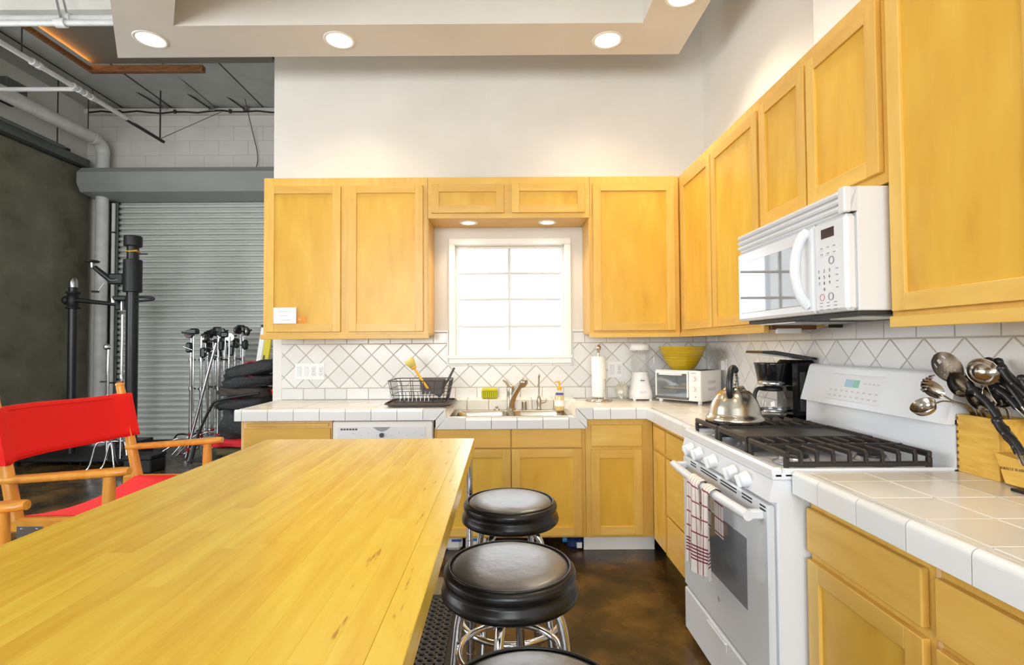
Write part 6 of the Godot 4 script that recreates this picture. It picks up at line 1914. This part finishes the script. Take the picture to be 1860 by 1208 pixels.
func build_block_things() -> void:
	var be: Material = M.beech
	var t := thing("utensil_box", "wooden utensil box with finger joints against the tiled wall", "utensil holder", v(1.40, CT, 1.485))
	bb(t, "side", be, [1.350, 1.36], [CT, 1.06], [1.415, 1.545], 0.0015)
	bb(t, "side", be, [1.443, 1.453], [CT, 1.06], [1.415, 1.545], 0.0015)
	bb(t, "end", be, [1.36, 1.443], [CT, 1.06], [1.535, 1.545], 0.0015)
	bb(t, "end", be, [1.36, 1.443], [CT, 1.06], [1.415, 1.425], 0.0015)
	bb(t, "bottom", be, [1.36, 1.443], [CT, CT + 0.01], [1.425, 1.535], 0.0)
	for k in 8:
		bb(t, "finger_joint", M.brown_wood, [1.3492, 1.352], [CT + 0.01 + 0.0205 * k, CT + 0.018 + 0.0205 * k], [1.539, 1.5455], 0.0005)
	# utensils standing in the box; each leans out toward the range
	var us: Material = M.utensil_steel
	var foot := [Vector3(1.405, CT + 0.03, -1.49), Vector3(1.40, CT + 0.03, -1.505), Vector3(1.395, CT + 0.03, -1.51), Vector3(1.41, CT + 0.03, -1.48), Vector3(1.415, CT + 0.03, -1.465), Vector3(1.425, CT + 0.03, -1.45), Vector3(1.42, CT + 0.03, -1.44)]
	var U := [
		["slotted_spoon", "steel slotted turner spoon standing tallest in the utensil box", Vector3(1.330, 1.163, -1.5), Vector3(1.29, 1.20, -1.5)],
		["spaghetti_server", "steel spaghetti server with curled tines in the utensil box", Vector3(1.315, 1.10, -1.515), Vector3(1.262, 1.135, -1.52)],
		["ladle", "steel ladle hanging low over the edge of the utensil box", Vector3(1.31, 1.098, -1.53), Vector3(1.245, 1.082, -1.535)],
		["serving_spoon", "steel serving spoon leaning behind the spaghetti server", Vector3(1.342, 1.115, -1.49), Vector3(1.308, 1.150, -1.485)],
		["serving_spoon", "steel spoon with warm reflections low in the utensil box", Vector3(1.368, 1.09, -1.46), Vector3(1.345, 1.112, -1.462)],
		["ladle", "large round steel ladle upright at the back of the utensil box", Vector3(1.37, 1.13, -1.46), Vector3(1.345, 1.187, -1.455)],
		["ladle", "steel ladle half hidden behind the knife handles", Vector3(1.40, 1.09, -1.45), Vector3(1.385, 1.125, -1.45)]]
	for k in U.size():
		var e: Array = U[k]
		var n := thing(e[0], e[1], "utensil", foot[k], 0.0, "steel utensils in the wooden box")
		var mid := Vector3(maxf(1.371, (foot[k].x + e[2].x) / 2.0), minf(1.068, e[2].y - 0.012), (foot[k].z + e[2].z) / 2.0)
		curve_tool(n, [Vector3.ZERO, mid - foot[k], e[2] - foot[k], e[2].lerp(e[3], 0.6) - foot[k]], 0.0055, 0.0045, us, 0.5)
		var up: Vector3 = (e[3] - e[2]).normalized()
		var zax := (Vector3(-0.35, 0.25, 1.0) - up * Vector3(-0.35, 0.25, 1.0).dot(up)).normalized()
		var bas := Basis(up.cross(zax).normalized(), up, zax)
		var c: Vector3 = e[3] - foot[k]
		match k:
			0:
				var h := part(n, "head", spoon_bowl(0.075, 0.105, 0.010, true), us, c)
				h.basis = bas
			1:
				var h := part(n, "head", spoon_bowl(0.045, 0.075, 0.012), us, c)
				h.basis = bas
				for q in 6:
					var s := -0.02 + 0.008 * q
					var tn := part(n, "tine", tube([Vector3(s, 0.02 + 0.014 * (1.0 - absf(s) / 0.02), 0.0), Vector3(s * 1.15, 0.034 + 0.012 * (1.0 - absf(s) / 0.02), 0.012), Vector3(s * 1.2, 0.038, 0.034)], 0.0038, 7, false, 0.0024), us, c)
					tn.basis = bas
			2:
				var h := part(n, "bowl", lathe([Vector2(0, -0.024), Vector2(0.016, -0.022), Vector2(0.028, -0.012), Vector2(0.034, 0.006), Vector2(0.032, 0.006), Vector2(0.026, -0.01), Vector2(0, -0.022)], 24), us, c)
				h.rotation_degrees = Vector3(10, 0, 40)
			5, 6:
				var h := part(n, "bowl", lathe([Vector2(0, -0.022), Vector2(0.018, -0.02), Vector2(0.032, -0.009), Vector2(0.039, 0.01), Vector2(0.037, 0.01), Vector2(0.03, -0.007), Vector2(0, -0.02)], 24), us, c)
				h.rotation_degrees = Vector3(75, -20, 0)
			_:
				var h := part(n, "head", spoon_bowl(0.056, 0.085, 0.014), us, c)
				h.basis = bas
	# knife block: low slanted tray in front of a taller block
	t = thing("knife_block", "beech knife block with a stepped slanted front and dark lettering", "knife block", v(1.37, CT, 1.22))
	# profile in depth and height (x of the polygon runs toward the camera)
	part(t, "front_tray", extrude([Vector2(-1.385, 0.896), Vector2(-1.02, 0.896), Vector2(-1.02, 0.935), Vector2(-1.412, 0.972)], 0.055), be, Vector3(1.336, 0, 0) - t.position, Vector3(0, -90, 0))
	part(t, "tall_block", extrude([Vector2(-1.40, 0.896), Vector2(-1.02, 0.896), Vector2(-1.02, 1.04), Vector2(-1.30, 1.085), Vector2(-1.40, 1.04)], 0.09), be, Vector3(1.447, 0, 0) - t.position, Vector3(0, -90, 0))
	bb(t, "shade_slab", M.black_soft, [1.30, 1.44], [CT, CT + 0.007], [1.1, 1.335], 0.001)  # dark slab put in as the shadow line under the block
	var font := SystemFont.new()
	font.font_names = PackedStringArray(["Droid Sans"])
	font.font_weight = 700
	var tx := TextMesh.new()
	tx.text = "MIRACLE BLADE"
	tx.font = font
	tx.font_size = 12
	tx.pixel_size = 0.00072
	tx.depth = 0.0008
	part(t, "lettering", tx, M.brown_wood, v(1.2806, 0.951, 1.308) - t.position, Vector3(0, -90, 5))
	var kn := [["upright black-handled knife tilted against the utensil box", Vector3(1.34, 1.165, -1.497), Vector3(1.35, 1.05, -1.40)],
		["black-handled knife lying low over the slanted tray", Vector3(1.325, 1.06, -1.392), Vector3(1.318, 0.978, -1.31)],
		["slim black-handled knife beside the low one over the tray", Vector3(1.335, 1.04, -1.382), Vector3(1.33, 0.975, -1.335)],
		["short black-handled knife with a round butt in the tall block", Vector3(1.385, 1.175, -1.49), Vector3(1.395, 1.082, -1.392)],
		["tall black-handled knife with a ball end in the tall block", Vector3(1.395, 1.218, -1.485), Vector3(1.405, 1.082, -1.385)],
		["tallest black-handled knife at the back of the tall block", Vector3(1.42, 1.216, -1.482), Vector3(1.43, 1.085, -1.375)],
		["black-handled knife in the middle of the tall block", Vector3(1.38, 1.20, -1.43), Vector3(1.385, 1.086, -1.335)],
		["black-handled knife at the outer end of the tall block", Vector3(1.365, 1.175, -1.36), Vector3(1.37, 1.082, -1.285)]]
	for e in kn:
		var n := thing("kitchen_knife", e[0], "knife", e[2], 0.0, "black-handled kitchen knives")
		var a: Vector3 = e[1] - e[2]
		var bend := a.cross(Vector3.RIGHT).normalized() * 0.007
		part(n, "handle", tube(smooth_path([a, a * 0.75 + bend * 0.6, a * 0.45 - bend * 0.4, a * 0.12], 5), 0.0105, 10, false, 0.0095), M.black_plastic)
		part(n, "butt", lathe([Vector2(0, -0.012), Vector2(0.009, -0.009), Vector2(0.0125, 0), Vector2(0.009, 0.009), Vector2(0, 0.012)], 14), M.black_plastic, a)
		part(n, "blade", tube([a * 0.14, -a * 0.30], 0.0085, 6, false, 0.008, 0.16), us)
		for s in [0.3, 0.65]:
			part(n, "rivet", cyl(0.003, 0.021, 8), M.chrome_dull, a * s + Vector3(0.0105, 0, 0), Vector3(0, 0, 90))


func build_small() -> void:
	# perforated rubber floor mat between table and cabinets
	var t := thing("rubber_mat", "black rubber floor mat with round drain holes under the worktable edge", "mat", v(-0.5, 0, 2.2))
	var st := start()
	var cell := 0.0385
	var rings := []
	var X0 := -0.90
	var D0 := 1.35
	var nx := 17
	var nd := 33
	for i in nx:
		for k in nd:
			var c := v(X0 + cell * (i + 0.5 + (0.0)), 0, D0 + cell * (k + 0.5)) - t.position
			for q in 12:
				var a0 := TAU * q / 12.0
				var a1 := TAU * (q + 1) / 12.0
				var e := func(a: float) -> Vector3:
					var m: float = maxf(absf(cos(a)), absf(sin(a)))
					return Vector3(cos(a) / m, 0, sin(a) / m) * cell / 2
				var h := func(a: float, r: float, y: float) -> Vector3: return c + Vector3(cos(a) * r, y, sin(a) * r)
				quad(st, c + e.call(a0) + Vector3.UP * 0.009, c + e.call(a1) + Vector3.UP * 0.009, h.call(a1, 0.0165, 0.009), h.call(a0, 0.0165, 0.009), Vector3.UP)
				quad(st, h.call(a0, 0.0165, 0.009), h.call(a1, 0.0165, 0.009), h.call(a1, 0.0155, 0.0125), h.call(a0, 0.0155, 0.0125), Vector3.UP)
				quad(st, h.call(a0, 0.0155, 0.0125), h.call(a1, 0.0155, 0.0125), h.call(a1, 0.0128, 0.0125), h.call(a0, 0.0128, 0.0125), Vector3.UP)
				quad(st, h.call(a0, 0.0128, 0.0125), h.call(a1, 0.0128, 0.0125), h.call(a1, 0.0125, 0.0), h.call(a0, 0.0125, 0.0), -Vector3(cos(a0), 0, sin(a0)))
	part(t, "perforated_sheet", done(st), M.rubber_ring)
	var xe := X0 + cell * nx
	var de := D0 + cell * nd
	bb(t, "border", M.rubber, [xe, xe + 0.05], [0.0, 0.012], [D0 - 0.03, de + 0.03], 0.004)
	bb(t, "border", M.rubber, [X0 - 0.03, X0], [0.0, 0.012], [D0 - 0.03, de + 0.03], 0.004)
	bb(t, "border", M.rubber, [X0, xe], [0.0, 0.012], [de, de + 0.03], 0.004)
	bb(t, "border", M.rubber, [X0, xe], [0.0, 0.012], [D0 - 0.03, D0], 0.004)
	t = thing("tread_plate", "tan diamond-tread mat beyond the rubber mat", "mat", v(-0.55, 0, 2.78))
	bb(t, "sheet", M.grey_plate, [-0.95, -0.27], [0.0, 0.006], [2.66, 2.86], 0.002)
	for i in 22:
		for k in 6:
			part(t, "lug", cbox(Vector3(0.022, 0.003, 0.006), 0.001), M.tan_plate, v(-0.93 + 0.03 * i, 0.0068, 2.68 + 0.031 * k) - t.position, Vector3(0, 45 if (i + k) % 2 else -45, 0))
